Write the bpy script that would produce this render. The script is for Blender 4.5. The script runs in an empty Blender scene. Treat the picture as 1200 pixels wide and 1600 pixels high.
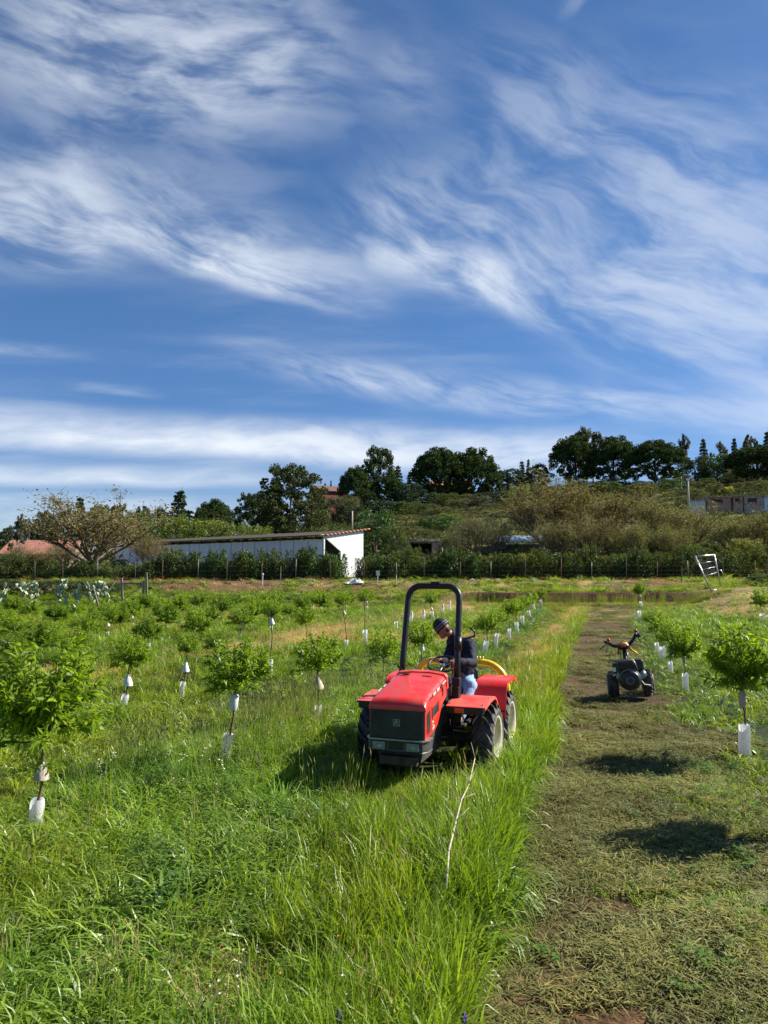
import bpy, math, random
import numpy as np
from mathutils import Vector, Matrix

PI = math.pi
sc = bpy.context.scene
COL = sc.collection
random.seed(5)
rng = np.random.default_rng(11)

# ---------------------------------------------------------------- camera, world, sun, exposure
CAMZ = 2.6
PITCH = math.atan(80 / 1200)
cam = bpy.data.cameras.new('camera')
cam.sensor_fit = 'VERTICAL'
cam.sensor_height = 36
cam.lens = 27
cam.clip_start = 0.1
cam.clip_end = 9000
camo = bpy.data.objects.new('camera', cam)
camo.location = (0, 0, CAMZ)
camo.rotation_euler = (PI / 2 + PITCH, 0, 0)
COL.objects.link(camo)
sc.camera = camo

sc.view_settings.view_transform = 'Standard'
sc.view_settings.look = 'None'
sc.view_settings.exposure = 1.0
sc.view_settings.gamma = 1
sc.view_settings.use_curve_mapping = False
sc.cycles.max_bounces = 6
sc.cycles.diffuse_bounces = 3
sc.cycles.transmission_bounces = 4
sc.cycles.transparent_max_bounces = 6
sc.cycles.glossy_bounces = 2

SUN = Vector((0.96, 0.24, 0.0)).normalized()
ELEV = math.radians(37)
SUN = Vector((SUN.x * math.cos(ELEV), SUN.y * math.cos(ELEV), math.sin(ELEV)))
sl = bpy.data.lights.new('sun', 'SUN')
sl.energy = 5.0
sl.angle = math.radians(0.5)
sl.color = (1.0, 0.95, 0.87)
so = bpy.data.objects.new('sun', sl)
so.rotation_euler = SUN.to_track_quat('Z', 'Y').to_euler()
so.location = (20, 10, 40)
COL.objects.link(so)


def ray(px, py):
    u, v = (px - 600) / 1200, (800 - py) / 1200
    c, s = math.cos(PITCH), math.sin(PITCH)
    return Vector((u, c - v * s, s + v * c))


def P(px, py, depth):
    r = ray(px, py)
    return Vector((r.x / r.y * depth, depth, CAMZ + r.z / r.y * depth))


def G(px, py, z=0.0):
    r = ray(px, py)
    t = (z - CAMZ) / r.z
    return Vector((r.x * t, r.y * t, z))


world = bpy.data.worlds.new('World')
sc.world = world
world.use_nodes = True
nt = world.node_tree
nt.nodes.clear()


class N:
    """small node writer"""
    def __init__(s, tree):
        s.t = tree

    def n(s, typ, **kw):
        x = s.t.nodes.new(typ)
        for k, v in kw.items():
            setattr(x, k, v)
        return x

    def put(s, sock, v):
        if isinstance(v, bpy.types.NodeSocket):
            s.t.links.new(v, sock)
        elif v is not None:
            sock.default_value = v

    def m(s, op, a, b=None, c=None, clamp=False):
        x = s.n('ShaderNodeMath', operation=op, use_clamp=clamp)
        s.put(x.inputs[0], a)
        s.put(x.inputs[1], b)
        s.put(x.inputs[2], c)
        return x.outputs[0]

    def ss(s, v, a, b, lo=0.0, hi=1.0):
        x = s.n('ShaderNodeMapRange', interpolation_type='SMOOTHSTEP')
        s.put(x.inputs['Value'], v)
        s.put(x.inputs['From Min'], a)
        s.put(x.inputs['From Max'], b)
        s.put(x.inputs['To Min'], lo)
        s.put(x.inputs['To Max'], hi)
        return x.outputs[0]

    def xyz(s, x, y, z):
        c = s.n('ShaderNodeCombineXYZ')
        s.put(c.inputs[0], x)
        s.put(c.inputs[1], y)
        s.put(c.inputs[2], z)
        return c.outputs[0]

    def noise(s, vec, scale, detail=4, rough=0.55, dist=0.0, color=False):
        x = s.n('ShaderNodeTexNoise')
        s.put(x.inputs['Vector'], vec)
        s.put(x.inputs['Scale'], scale)
        s.put(x.inputs['Detail'], detail)
        s.put(x.inputs['Roughness'], rough)
        s.put(x.inputs['Distortion'], dist)
        return x.outputs['Color' if color else 'Fac']

    def mix(s, f, a, b, mode='MIX'):
        x = s.n('ShaderNodeMix', data_type='RGBA', blend_type=mode)
        s.put(x.inputs[0], f)
        s.put(x.inputs[6], a)
        s.put(x.inputs[7], b)
        return x.outputs[2]


w = N(nt)
sky = w.n('ShaderNodeTexSky', sky_type='NISHITA')
sky.sun_disc = False
sky.sun_elevation = ELEV
sky.sun_rotation = math.atan2(SUN.x, SUN.y)
sky.altitude = 300
sky.air_density = 1.0
sky.dust_density = 0.0
sky.ozone_density = 3.5
tc = w.n('ShaderNodeTexCoord')
sep = w.n('ShaderNodeSeparateXYZ')
nt.links.new(tc.outputs['Generated'], sep.inputs[0])
dx, dy, dz = sep.outputs
az = w.m('ARCTAN2', dx, dy)
el = w.m('ARCSINE', dz)
wn = w.noise(w.xyz(w.m('MULTIPLY', az, 1.0), w.m('MULTIPLY', el, 1.6), 0.3), 3.0, 3, 0.5, color=True)
wsep = w.n('ShaderNodeSeparateColor')
nt.links.new(wn, wsep.inputs[0])
azw = w.m('ADD', az, w.m('MULTIPLY', w.m('SUBTRACT', wsep.outputs[0], 0.5), 0.16))
elw = w.m('ADD', el, w.m('MULTIPLY', w.m('SUBTRACT', wsep.outputs[1], 0.5), 0.10))

elh = w.m('ADD', el, w.m('MULTIPLY', w.m('SUBTRACT', wsep.outputs[1], 0.5), 0.030))


def azel(px, py):
    r = ray(px, py).normalized()
    return math.atan2(r.x, r.y), math.asin(r.z)


total = None
NZ = {}
# streaks of cirrus: (x0, y0, x1, y1, half width px above, below, strength, seed)
STREAKS = [
    (-60, 50, 580, 120, 110, 60, 0.72, 1),
    (-150, 330, 220, 350, 70, 50, 0.85, 2),
    (60, 290, 640, 480, 70, 20, 0.95, 3),
    (-60, 200, 520, 300, 70, 80, 0.22, 4),
    (520, 330, 960, 520, 90, 22, 0.80, 5),
    (700, 150, 1260, 330, 90, 120, 0.36, 6),
    (900, 420, 1400, 560, 130, 90, 0.55, 7),
    (380, 562, 1240, 650, 28, 22, 0.62, 8),
    (-700, 596, 1000, 706, 32, 16, 1.15, 9),
    (-600, 706, 500, 752, 18, 9, 0.9, 10),
    (-100, 530, 160, 552, 9, 6, 0.35, 11),
    (300, 690, 1050, 706, 30, 22, 0.8, 12),
    (-300, 790, 400, 800, 20, 20, 0.55, 13),
    (560, 100, 700, 170, 60, 50, 0.22, 14),
    (1080, 640, 1600, 660, 40, 30, 0.5, 15),
    (100, 600, 260, 620, 8, 5, 0.3, 16),
    (860, 40, 960, -40, 12, 8, 0.25, 17),
]
for (x0, y0, x1, y1, ha, hb, st, sd) in STREAKS:
    a0, e0 = azel(x0, y0)
    a1, e1 = azel(x1, y1)
    L = math.hypot(a1 - a0, e1 - e0)
    ux, uy = (a1 - a0) / L, (e1 - e0) / L
    flat_ = abs((e1 - e0) / (a1 - a0)) < 0.17
    ra = w.m('SUBTRACT', azw, a0)
    re = w.m('SUBTRACT', elh if flat_ else elw, e0)
    al = w.m('ADD', w.m('MULTIPLY', ra, ux), w.m('MULTIPLY', re, uy))
    ac = w.m('SUBTRACT', w.m('MULTIPLY', re, ux), w.m('MULTIPLY', ra, uy))
    up = w.ss(ac, 0.0, ha * 1.9 / 1250, 1, 0)
    dn = w.ss(ac, -hb * 1.9 / 1250, 0.0, 0, 1)
    alm = w.m('MULTIPLY', w.ss(al, -0.12 * L, 0.30 * L), w.ss(al, 0.62 * L, 1.08 * L, 1, 0))
    key = round(math.degrees(math.atan2(uy, ux)) / 14)
    if key not in NZ:
        th = math.radians(key * 14)
        c_, s_ = math.cos(th), math.sin(th)
        al2 = w.m('ADD', w.m('MULTIPLY', azw, c_), w.m('MULTIPLY', elw, s_))
        ac2 = w.m('SUBTRACT', w.m('MULTIPLY', elw, c_), w.m('MULTIPLY', azw, s_))
        n1_ = w.noise(w.xyz(w.m('MULTIPLY', al2, 4.5), w.m('MULTIPLY', ac2, 15.0), key * 3.7), 1.7, 4, 0.55, 0.2)
        n2_ = w.noise(w.xyz(w.m('MULTIPLY', al2, 11.0), w.m('MULTIPLY', ac2, 60.0), key * 5.1), 1.7, 5, 0.68, 0.0)
        NZ[key] = w.m('ADD', w.m('MULTIPLY', n1_, 0.80), w.m('MULTIPLY', n2_, 0.20))
    nz = NZ[key]
    f = w.m('MULTIPLY', w.m('MULTIPLY', up, dn), alm)
    f = w.m('MULTIPLY', f, w.ss(nz, 0.34, 0.66, 0.50 if (flat_ and st > .85) else 0.04, 1.0))
    f = w.m('MULTIPLY', f, st)
    total = f if total is None else w.m('SUBTRACT', w.m('ADD', total, f), w.m('MULTIPLY', total, f))
# thin veil over the whole dome, lying on a plane high above
hz = w.m('MAXIMUM', w.m('ADD', dz, 0.10), 0.03)
pv = w.xyz(w.m('DIVIDE', dx, hz), w.m('MULTIPLY', w.m('DIVIDE', dy, hz), 1.0), 0.0)
mp = w.n('ShaderNodeMapping')
mp.inputs['Rotation'].default_value = (0, 0, math.radians(-38))
mp.inputs['Scale'].default_value = (0.55, 1.5, 1)
nt.links.new(pv, mp.inputs[0])
veil = w.noise(mp.outputs[0], 1.8, 7, 0.58, 0.15)
veil2 = w.noise(pv, 0.7, 3, 0.5, 0.4)
veil = w.m('MULTIPLY', w.ss(veil, 0.40, 0.78), w.ss(veil2, 0.36, 0.62))
veil = w.m('MULTIPLY', veil, 0.26)
total = w.m('SUBTRACT', w.m('ADD', total, veil), w.m('MULTIPLY', total, veil))
low = w.ss(el, -0.02, 0.16, 0.30, 0.0)
total = w.m('SUBTRACT', w.m('ADD', total, low), w.m('MULTIPLY', total, low))
total = w.m('MULTIPLY', total, 0.93, clamp=True)
hs = w.n('ShaderNodeHueSaturation')
hs.inputs['Hue'].default_value = 0.5
hs.inputs['Saturation'].default_value = 0.97
hs.inputs['Value'].default_value = 1.0
tint = w.mix(w.ss(el, 0.0, 0.45, 1, 0), (0.44, 0.70, 0.92, 1), (0.38, 0.54, 0.80, 1))
nt.links.new(w.mix(1.0, sky.outputs[0], tint, 'MULTIPLY'), hs.inputs['Color'])
cl = w.mix(total, hs.outputs[0], (6.6, 7.1, 7.8, 1))
bg = w.n('ShaderNodeBackground')
bg.inputs['Strength'].default_value = 0.066
nt.links.new(cl, bg.inputs[0])
wo = w.n('ShaderNodeOutputWorld')
nt.links.new(bg.outputs[0], wo.inputs[0])
world.cycles.sampling_method = 'MANUAL'
world.cycles.sample_map_resolution = 256

# ---------------------------------------------------------------- helpers
class MB:
    """collects shapes, then links them as one mesh object"""
    def __init__(s):
        s.v, s.f, s.mi = [], [], []

    def add(s, verts, faces, mi=0, M=None):
        o = len(s.v)
        for p in verts:
            p = Vector(p)
            s.v.append(tuple(M @ p) if M is not None else tuple(p))
        for f in faces:
            s.f.append(tuple(i + o for i in f))
            s.mi.append(mi)
        return s

    def box(s, c, d, mi=0, M=None, top=None):
        x, y, z = c
        a, b, h = d[0] / 2, d[1] / 2, d[2] / 2
        tx, ty = (top if top else (1, 1))
        vs = [(x - a, y - b, z - h), (x + a, y - b, z - h), (x + a, y + b, z - h), (x - a, y + b, z - h),
              (x - a * tx, y - b * ty, z + h), (x + a * tx, y - b * ty, z + h), (x + a * tx, y + b * ty, z + h), (x - a * tx, y + b * ty, z + h)]
        return s.add(vs, [(3, 2, 1, 0), (4, 5, 6, 7), (0, 1, 5, 4), (1, 2, 6, 5), (2, 3, 7, 6), (3, 0, 4, 7)], mi, M)

    def hexa(s, vs, mi=0, M=None):
        """eight corners: bottom four, top four"""
        return s.add(vs, [(3, 2, 1, 0), (4, 5, 6, 7), (0, 1, 5, 4), (1, 2, 6, 5), (2, 3, 7, 6), (3, 0, 4, 7)], mi, M)

    def tube(s, pts, rad, n=8, mi=0, M=None, closed=False, cap=True):
        pts = [Vector(p) for p in pts]
        if not hasattr(rad, '__len__'):
            rad = [rad] * len(pts)
        rings, faces = [], []
        prev = None
        k = len(pts)
        for i, p in enumerate(pts):
            if closed:
                t = pts[(i + 1) % k] - pts[i - 1]
            else:
                t = pts[min(i + 1, k - 1)] - pts[max(i - 1, 0)]
            if t.length < 1e-9:
                t = Vector((0, 0, 1))
            t.normalize()
            if prev is None:
                a = Vector((0, 0, 1)) if abs(t.z) < 0.9 else Vector((1, 0, 0))
                u = t.cross(a).normalized()
            else:
                u = (prev - t * prev.dot(t))
                u = u.normalized() if u.length > 1e-6 else t.orthogonal().normalized()
            prev = u
            w_ = t.cross(u)
            for j in range(n):
                an = 2 * PI * j / n
                rings.append(p + (u * math.cos(an) + w_ * math.sin(an)) * rad[i])
        for i in range(k if closed else k - 1):
            a, b = i * n, ((i + 1) % k) * n
            for j in range(n):
                faces.append((a + j, a + (j + 1) % n, b + (j + 1) % n, b + j))
        if cap and not closed:
            faces.append(tuple(range(n - 1, -1, -1)))
            faces.append(tuple((k - 1) * n + j for j in range(n)))
        return s.add(rings, faces, mi, M)

    def lathe(s, prof, n=24, axis='x', mi=0, M=None, close=False):
        """profile of (along axis, radius)"""
        vs, fs = [], []
        k = len(prof)
        for (a, r) in prof:
            for j in range(n):
                t = 2 * PI * j / n
                c, q = r * math.cos(t), r * math.sin(t)
                vs.append({'x': (a, c, q), 'y': (q, a, c), 'z': (c, q, a)}[axis])
        for i in range(k if close else k - 1):
            a, b = i * n, ((i + 1) % k) * n
            for j in range(n):
                fs.append((a + j, a + (j + 1) % n, b + (j + 1) % n, b + j))
        if not close:
            fs.append(tuple(range(n - 1, -1, -1)))
            fs.append(tuple((k - 1) * n + j for j in range(n)))
        return s.add(vs, fs, mi, M)

    def ball(s, c, r, n=10, mi=0, M=None):
        if not hasattr(r, '__len__'):
            r = (r, r, r)
        vs, fs = [], []
        m = n // 2
        for i in range(1, m):
            p = PI * i / m
            for j in range(n):
                t = 2 * PI * j / n
                vs.append((c[0] + r[0] * math.sin(p) * math.cos(t), c[1] + r[1] * math.sin(p) * math.sin(t), c[2] + r[2] * math.cos(p)))
        a, b = len(vs), len(vs) + 1
        vs += [(c[0], c[1], c[2] + r[2]), (c[0], c[1], c[2] - r[2])]
        for i in range(m - 2):
            for j in range(n):
                fs.append((i * n + j, (i + 1) * n + j, (i + 1) * n + (j + 1) % n, i * n + (j + 1) % n))
        for j in range(n):
            fs.append((a, j, (j + 1) % n))
            fs.append((b, (m - 2) * n + (j + 1) % n, (m - 2) * n + j))
        return s.add(vs, fs, mi, M)

    def mesh(s, name, mats, smooth=False):
        me = bpy.data.meshes.new(name)
        me.from_pydata(s.v, [], s.f)
        for m_ in (mats if isinstance(mats, (list, tuple)) else [mats]):
            me.materials.append(m_)
        if any(s.mi):
            me.polygons.foreach_set('material_index', s.mi)
        if smooth:
            me.polygons.foreach_set('use_smooth', [True] * len(s.f))
        me.update()
        return me

    def build(s, name, mats, parent=None, smooth=False, bevel=0, **kw):
        o = bpy.data.objects.new(name, s.mesh(name, mats, smooth))
        COL.objects.link(o)
        o.parent = parent
        if bevel:
            b = o.modifiers.new('bevel', 'BEVEL')
            b.width = bevel
            b.segments = 2
            b.limit_method = 'ANGLE'
            b.angle_limit = math.radians(35)
            o.data.polygons.foreach_set('use_smooth', [True] * len(s.f))
            wn_ = o.modifiers.new('normals', 'WEIGHTED_NORMAL')
            wn_.keep_sharp = True
        tag(o, **kw)
        return o


def tag(o, label=None, cat=None, group=None, kind=None):
    if label:
        o['label'] = label
    if cat:
        o['category'] = cat
    if group:
        o['group'] = group
    if kind:
        o['kind'] = kind
    return o


def empty(name, loc, rz=0, label=None, cat=None, group=None):
    o = bpy.data.objects.new(name, None)
    o.empty_display_size = 0.2
    o.location = loc
    o.rotation_euler = (0, 0, rz)
    COL.objects.link(o)
    return tag(o, label, cat, group)


def put(name, me, parent=None, loc=(0, 0, 0), rot=(0, 0, 0), scale=(1, 1, 1), **kw):
    o = bpy.data.objects.new(name, me)
    COL.objects.link(o)
    o.parent = parent
    o.location = loc
    o.rotation_euler = rot
    o.scale = scale
    return tag(o, **kw)


def mat_slot(o, m_):
    o.material_slots[0].link = 'OBJECT'
    o.material_slots[0].material = m_


# ---------------------------------------------------------------- materials
def principled(name, col, rough=0.6, metal=0.0, spec=0.5, var=0.0, vscale=8.0, bump=0.0, bscale=40.0, col2=None, coat=0.0):
    m_ = bpy.data.materials.new(name)
    m_.use_nodes = True
    t = m_.node_tree
    b = t.nodes['Principled BSDF']
    q = N(t)
    b.inputs['Roughness'].default_value = rough
    b.inputs['Metallic'].default_value = metal
    b.inputs['Specular IOR Level'].default_value = spec
    b.inputs['Coat Weight'].default_value = coat
    b.inputs['Coat Roughness'].default_value = 0.12
    c4 = (*col, 1)
    if var > 0 or col2:
        tc_ = q.n('ShaderNodeTexCoord').outputs['Object']
        nz_ = q.noise(tc_, vscale, 5, 0.6)
        f = q.ss(nz_, 0.35, 0.68)
        d4 = (*col2, 1) if col2 else tuple(c * (1 - var) for c in col) + (1,)
        cc = q.mix(f, c4, d4)
        t.links.new(cc, b.inputs['Base Color'])
        rr = q.ss(q.noise(tc_, vscale * 2.3, 4, 0.6), 0.3, 0.7, max(rough - 0.12, 0.02), min(rough + 0.12, 1))
        t.links.new(rr, b.inputs['Roughness'])
    else:
        b.inputs['Base Color'].default_value = c4
    if bump > 0:
        tc_ = q.n('ShaderNodeTexCoord').outputs['Object']
        bp = q.n('ShaderNodeBump')
        bp.inputs['Strength'].default_value = bump
        bp.inputs['Distance'].default_value = 0.01
        t.links.new(q.noise(tc_, bscale, 5, 0.6), bp.inputs['Height'])
        t.links.new(bp.outputs[0], b.inputs['Normal'])
    return m_


def foliage(name, ca, cb, trans=0.35, rough=0.5, island=True, cc=None, tint=False, spec=0.35):
    """leaf colours ca..cb vary per leaf; light passes through the leaf"""
    m_ = bpy.data.materials.new(name)
    m_.use_nodes = True
    t = m_.node_tree
    q = N(t)
    b = t.nodes['Principled BSDF']
    geo = q.n('ShaderNodeNewGeometry')
    oi = q.n('ShaderNodeObjectInfo')
    f = geo.outputs['Random Per Island'] if island else oi.outputs['Random']
    col = q.mix(f, (*ca, 1), (*cb, 1))
    if tint:
        at = q.n('ShaderNodeAttribute', attribute_type='INSTANCER', attribute_name='tint')
        col = q.mix(1.0, col, at.outputs['Color'], 'MULTIPLY')
    else:
        col = q.mix(q.m('MULTIPLY', oi.outputs['Random'], 0.30), col, (*(cc or tuple(x * 0.7 for x in ca)), 1))
    t.links.new(col, b.inputs['Base Color'])
    b.inputs['Roughness'].default_value = rough
    b.inputs['Specular IOR Level'].default_value = spec
    tr = q.n('ShaderNodeBsdfTranslucent')
    t.links.new(q.mix(1.0, col, (1.25, 1.22, 0.62, 1), 'MULTIPLY'), tr.inputs[0])
    mx = q.n('ShaderNodeMixShader')
    mx.inputs[0].default_value = trans
    t.links.new(b.outputs[0], mx.inputs[1])
    t.links.new(tr.outputs[0], mx.inputs[2])
    t.links.new(mx.outputs[0], t.nodes['Material Output'].inputs[0])
    return m_


# ---------------------------------------------------------------- terrain
def sstep(a, b, x):
    t = np.clip((x - a) / (b - a), 0, 1)
    return t * t * (3 - 2 * t)


_gr = np.random.default_rng(3).random((64, 64))


def vnoise(x, y, s=1.0, seed=0):
    """smooth value noise, 0..1, in world metres"""
    x = np.asarray(x, float) * s + seed * 17.3
    y = np.asarray(y, float) * s + seed * 9.1
    xi, yi = np.floor(x).astype(int), np.floor(y).astype(int)
    fx, fy = x - xi, y - yi
    fx, fy = fx * fx * (3 - 2 * fx), fy * fy * (3 - 2 * fy)
    g = lambda a, b: _gr[a % 64, b % 64]
    return (g(xi, yi) * (1 - fx) + g(xi + 1, yi) * fx) * (1 - fy) + (g(xi, yi + 1) * (1 - fx) + g(xi + 1, yi + 1) * fx) * fy


def fnoise(x, y, s=1.0, seed=0, o=4):
    a, t, w_ = 0, 0, 1.0
    for i in range(o):
        a = a + w_ * vnoise(x, y, s * 2 ** i, seed + i)
        t += w_
        w_ *= 0.5
    return a / t


def edge_x(y):          # left edge of the mown lane
    y = np.asarray(y, float)
    return np.interp(y, [3, 4.3, 5.0, 7.3, 10.8, 14.2, 18.4, 26, 44.6, 60], [0.15, 0.42, 0.60, 1.18, 2.25, 3.18, 4.22, 6.45, 12.0, 17.0])


def row1_x(y):          # first row of saplings on the left
    return np.interp(y, [3, 7.25, 9.75, 12.1, 14.9, 18.9, 22, 32, 46.6], [-4.8, -3.3, -2.05, -1.04, 0.0, 0.9, 2.85, 5.8, 9.5])


def rowr_x(y):          # row on the right
    return np.interp(y, [3, 10.2, 15.4, 20.1, 23.1, 44.6], [2.9, 4.8, 6.05, 7.3, 8.2, 14.9])


RIDGE_PX = [-400, 0, 150, 300, 450, 600, 800, 1000, 1150, 1600]
RIDGE_Z = [3.0, 3.6, 4.2, 6.0, 9.5, 15.0, 18.5, 21.5, 24.5, 28.0]


def gz(x, y):
    x = np.asarray(x, float)
    y = np.asarray(y, float)
    z = (fnoise(x, y, 0.5, 1, 3) - 0.5) * 0.10
    # mown lane is slightly sunk and rutted across
    e = edge_x(y)
    lane = sstep(e - 0.1, e + 0.2, x)
    z = z + lane * (-0.03 + 0.085 * (fnoise(x * 0.35, y, 2.6, 5, 3) - 0.5)) * (1 - sstep(20, 30, y))
    # terrace bank
    foot = 47.2 + 0.7 * (vnoise(x, y * 0, 0.35, 4) - 0.5)
    right = sstep(1.5, 6, x)
    steep = sstep(foot, foot + 0.55, y) * 0.80
    soft = sstep(44, 50, y) * 0.55
    ramp = sstep(33, 50, y) * 1.15
    rr = sstep(17.5, 21, x - 0.25 * (y - 45))
    b1 = soft * (1 - right) + steep * right
    b1 = b1 * (1 - rr) + ramp * rr
    z = z + b1 + sstep(49.5, 55, y) * (1.42 - b1) * 0.92
    # hill
    px = 600 + 1200 * x / np.maximum(y, 30)
    rz = np.interp(px, RIDGE_PX, RIDGE_Z)
    k = np.clip((y - 62) / 155, 0, 1)
    k = k * 0.75 + 0.25 * sstep(0, 1, k)
    hill = rz * k + (fnoise(x, y, 0.035, 7, 4) - 0.5) * 4.0 * sstep(66, 110, y) * (1 - sstep(500, 900, y) * 0.6)
    # terraces on the slope
    hill = hill + 0.55 * np.sin(hill * 2.2) * sstep(70, 100, y) * (1 - sstep(210, 240, y))
    hill = hill * (1 - sstep(260, 1800, y) * 0.9)
    return z + hill


def gz1(x, y):
    return float(gz(np.array([x]), np.array([y]))[0])


def row2_x(y):          # second row of saplings
    return np.interp(y, [3, 9.5, 13.3, 14.8, 17.6, 19.9, 22.6, 29.4, 33.5, 41.6, 50], [-9.0, -6.3, -4.5, -3.9, -2.6, -2.15, -1.07, 0.47, 1.7, 3.6, 5.5])


def dry_band(x, y):
    """straw-coloured ground and grass 0..1"""
    l1 = 0.42 * (y - 24.4) - 4.06
    w_ = np.exp(-((x - l1) / (1.1 + 0.03 * y)) ** 2) * sstep(19, 24, y)
    l2 = edge_x(y) - 1.0
    w2 = np.exp(-((x - l2) / 0.6) ** 2) * sstep(15.5, 19, y) * 1.0
    w3 = np.exp(-((x - (0.42 * (y - 24.4) - 12)) / 1.6) ** 2) * sstep(22, 30, y) * 0.8
    w4 = sstep(16, 19, x - 0.2 * (y - 45)) * sstep(30, 40, y) * 0.9
    nn = fnoise(x, y, 0.45, 21, 3)
    w5 = sstep(0.58, 0.72, fnoise(x, y, 0.22, 31, 3)) * 0.7 * sstep(12, 20, y)
    s_ = np.maximum.reduce([w_, w2, w3, w4, w5])
    return np.clip(s_ * (0.35 + 1.3 * nn), 0, 1)


def ground_colour(x, y):
    n1 = fnoise(x, y, 1.3, 41, 4)[:, None]
    green = np.array([0.032, 0.046, 0.014]) * (0.6 + 0.8 * n1)  # turf tone darkened, painting in shade beneath the grass
    soil = np.array([0.095, 0.060, 0.034]) * (0.6 + 0.8 * n1)
    straw = np.array([0.36, 0.26, 0.13]) * (0.7 + 0.6 * n1)
    hay = np.array([0.115, 0.088, 0.040]) * (0.6 + 0.8 * n1)
    redd = np.array([0.135, 0.085, 0.048]) * (0.6 + 0.8 * n1)
    e = edge_x(y)
    r = rowr_x(y)
    lane = (sstep(e - 0.05, e + 0.05, x) * (1 - sstep(r - 0.5, r + 0.3, x)))[:, None]
    patch = sstep(0.50, 0.66, fnoise(x * 0.8, y, 0.8, 51, 3))[:, None]
    c = green * (1 - lane) + lane * (hay * (1 - 0.75 * patch) + soil * 0.75 * patch)
    bare = (np.exp(-((x - 1.55) / 0.8) ** 2 - ((y - 4.3) / 0.7) ** 2))[:, None]
    c = c * (1 - bare) + np.array([0.14, 0.072, 0.042]) * (0.6 + 0.8 * n1) * bare
    d = dry_band(x, y)[:, None]
    c = c * (1 - d) + straw * d
    rr = sstep(16.5, 20, x - 0.25 * (y - 45))
    bank = (sstep(46.6, 47.0, y) * (1 - sstep(48.1, 48.6, y)) * sstep(3, 7, x) * (1 - rr))[:, None]
    c = c * (1 - bank) + np.array([0.075, 0.042, 0.026]) * (0.5 + 1.0 * n1) * bank
    topd = (sstep(50.5, 52.5, y) * (1 - sstep(60, 66, y)) * sstep(0.40, 0.56, fnoise(x, y * 2, 0.25, 61, 3)))[:, None]
    c = c * (1 - topd) + redd * topd
    hillm = sstep(60, 70, y)[:, None]
    hn = fnoise(x, y, 0.06, 71, 4)
    hc = np.array([0.125, 0.125, 0.052]) * (0.5 + 1.0 * hn[:, None])
    hs_ = sstep(0.56, 0.66, fnoise(x, y, 0.045, 81, 3))[:, None]
    hc = hc * (1 - hs_ * 0.7) + np.array([0.21, 0.15, 0.085]) * hs_ * 0.7
    mound = (np.exp(-((x - 66) / 9) ** 2 - ((y - 121) / 7) ** 2))[:, None]
    hc = hc * (1 - mound) + np.array([0.24, 0.12, 0.065]) * mound
    return c * (1 - hillm) + hc * hillm


def sheet(name, xs, ys, mat):
    X, Y = np.meshgrid(xs, ys)
    x, y = X.ravel(), Y.ravel()
    z = gz(x, y)
    nx, ny = len(xs), len(ys)
    i = np.arange(nx * ny).reshape(ny, nx)
    f = np.stack([i[:-1, :-1], i[:-1, 1:], i[1:, 1:], i[1:, :-1]], -1).reshape(-1, 4)
    me = bpy.data.meshes.new(name)
    me.vertices.add(len(x))
    me.vertices.foreach_set('co', np.stack([x, y, z], 1).ravel())
    me.loops.add(f.size)
    me.loops.foreach_set('vertex_index', f.ravel())
    me.polygons.add(len(f))
    me.polygons.foreach_set('loop_start', np.arange(len(f)) * 4)
    me.polygons.foreach_set('loop_total', np.full(len(f), 4))
    me.polygons.foreach_set('use_smooth', np.ones(len(f), bool))
    ca = me.color_attributes.new('col', 'FLOAT_COLOR', 'POINT')
    c = ground_colour(x, y)
    ca.data.foreach_set('color', np.concatenate([c, np.ones((len(c), 1))], 1).ravel())
    me.materials.append(mat)
    me.update()
    me.validate()
    o = bpy.data.objects.new(name, me)
    COL.objects.link(o)
    tag(o, kind='structure')
    return o


def ground_mat(name, fine, bump):
    m_ = bpy.data.materials.new(name)
    m_.use_nodes = True
    t = m_.node_tree
    q = N(t)
    b = t.nodes['Principled BSDF']
    at = q.n('ShaderNodeAttribute', attribute_name='col')
    tc_ = q.n('ShaderNodeTexCoord').outputs['Object']
    n1 = q.noise(tc_, fine, 8, 0.68)
    n2 = q.noise(tc_, fine * 0.22, 5, 0.6)
    col = q.mix(q.ss(n1, 0.32, 0.70), (0.35, 0.38, 0.35, 1), (1.55, 1.5, 1.4, 1))
    col = q.mix(1.0, at.outputs['Color'], col, 'MULTIPLY')
    col = q.mix(1.0, col, q.mix(n2, (0.75, 0.8, 0.7, 1), (1.2, 1.15, 1.1, 1)), 'MULTIPLY')
    t.links.new(col, b.inputs['Base Color'])
    b.inputs['Roughness'].default_value = 0.95
    b.inputs['Specular IOR Level'].default_value = 0.15
    bp = q.n('ShaderNodeBump')
    bp.inputs['Strength'].default_value = 0.9
    bp.inputs['Distance'].default_value = bump
    t.links.new(n1, bp.inputs['Height'])
    t.links.new(bp.outputs[0], b.inputs['Normal'])
    return m_


GM = ground_mat('soil_and_turf', 14.0, 0.05)
HM = ground_mat('hill_scrub_soil', 0.9, 0.5)
ys = np.concatenate([np.arange(-30, 2, 2.0), np.arange(2, 14, 0.09), np.arange(14, 30, 0.22), np.arange(30, 46.4, 0.4), np.arange(46.4, 49, 0.1), np.arange(49, 61.01, 0.4)])
xs = np.concatenate([np.arange(-90, -30, 3), np.arange(-30, -7, 0.5), np.arange(-7, 7, 0.09), np.arange(7, 34, 0.3), np.arange(34, 91, 3)])
sheet('ground', xs, ys, GM)
xs = np.concatenate([np.arange(-3000, -300, 150), np.arange(-300, -160, 10), np.arange(-160, 180, 1.5), np.arange(180, 300, 10), np.arange(300, 3001, 150)])
ys = np.concatenate([np.arange(ys[-1], 100, 1.0), np.arange(100, 240, 2.0), np.arange(240, 400, 20), np.arange(400, 1000, 60), np.arange(1000, 5001, 250)])
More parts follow.
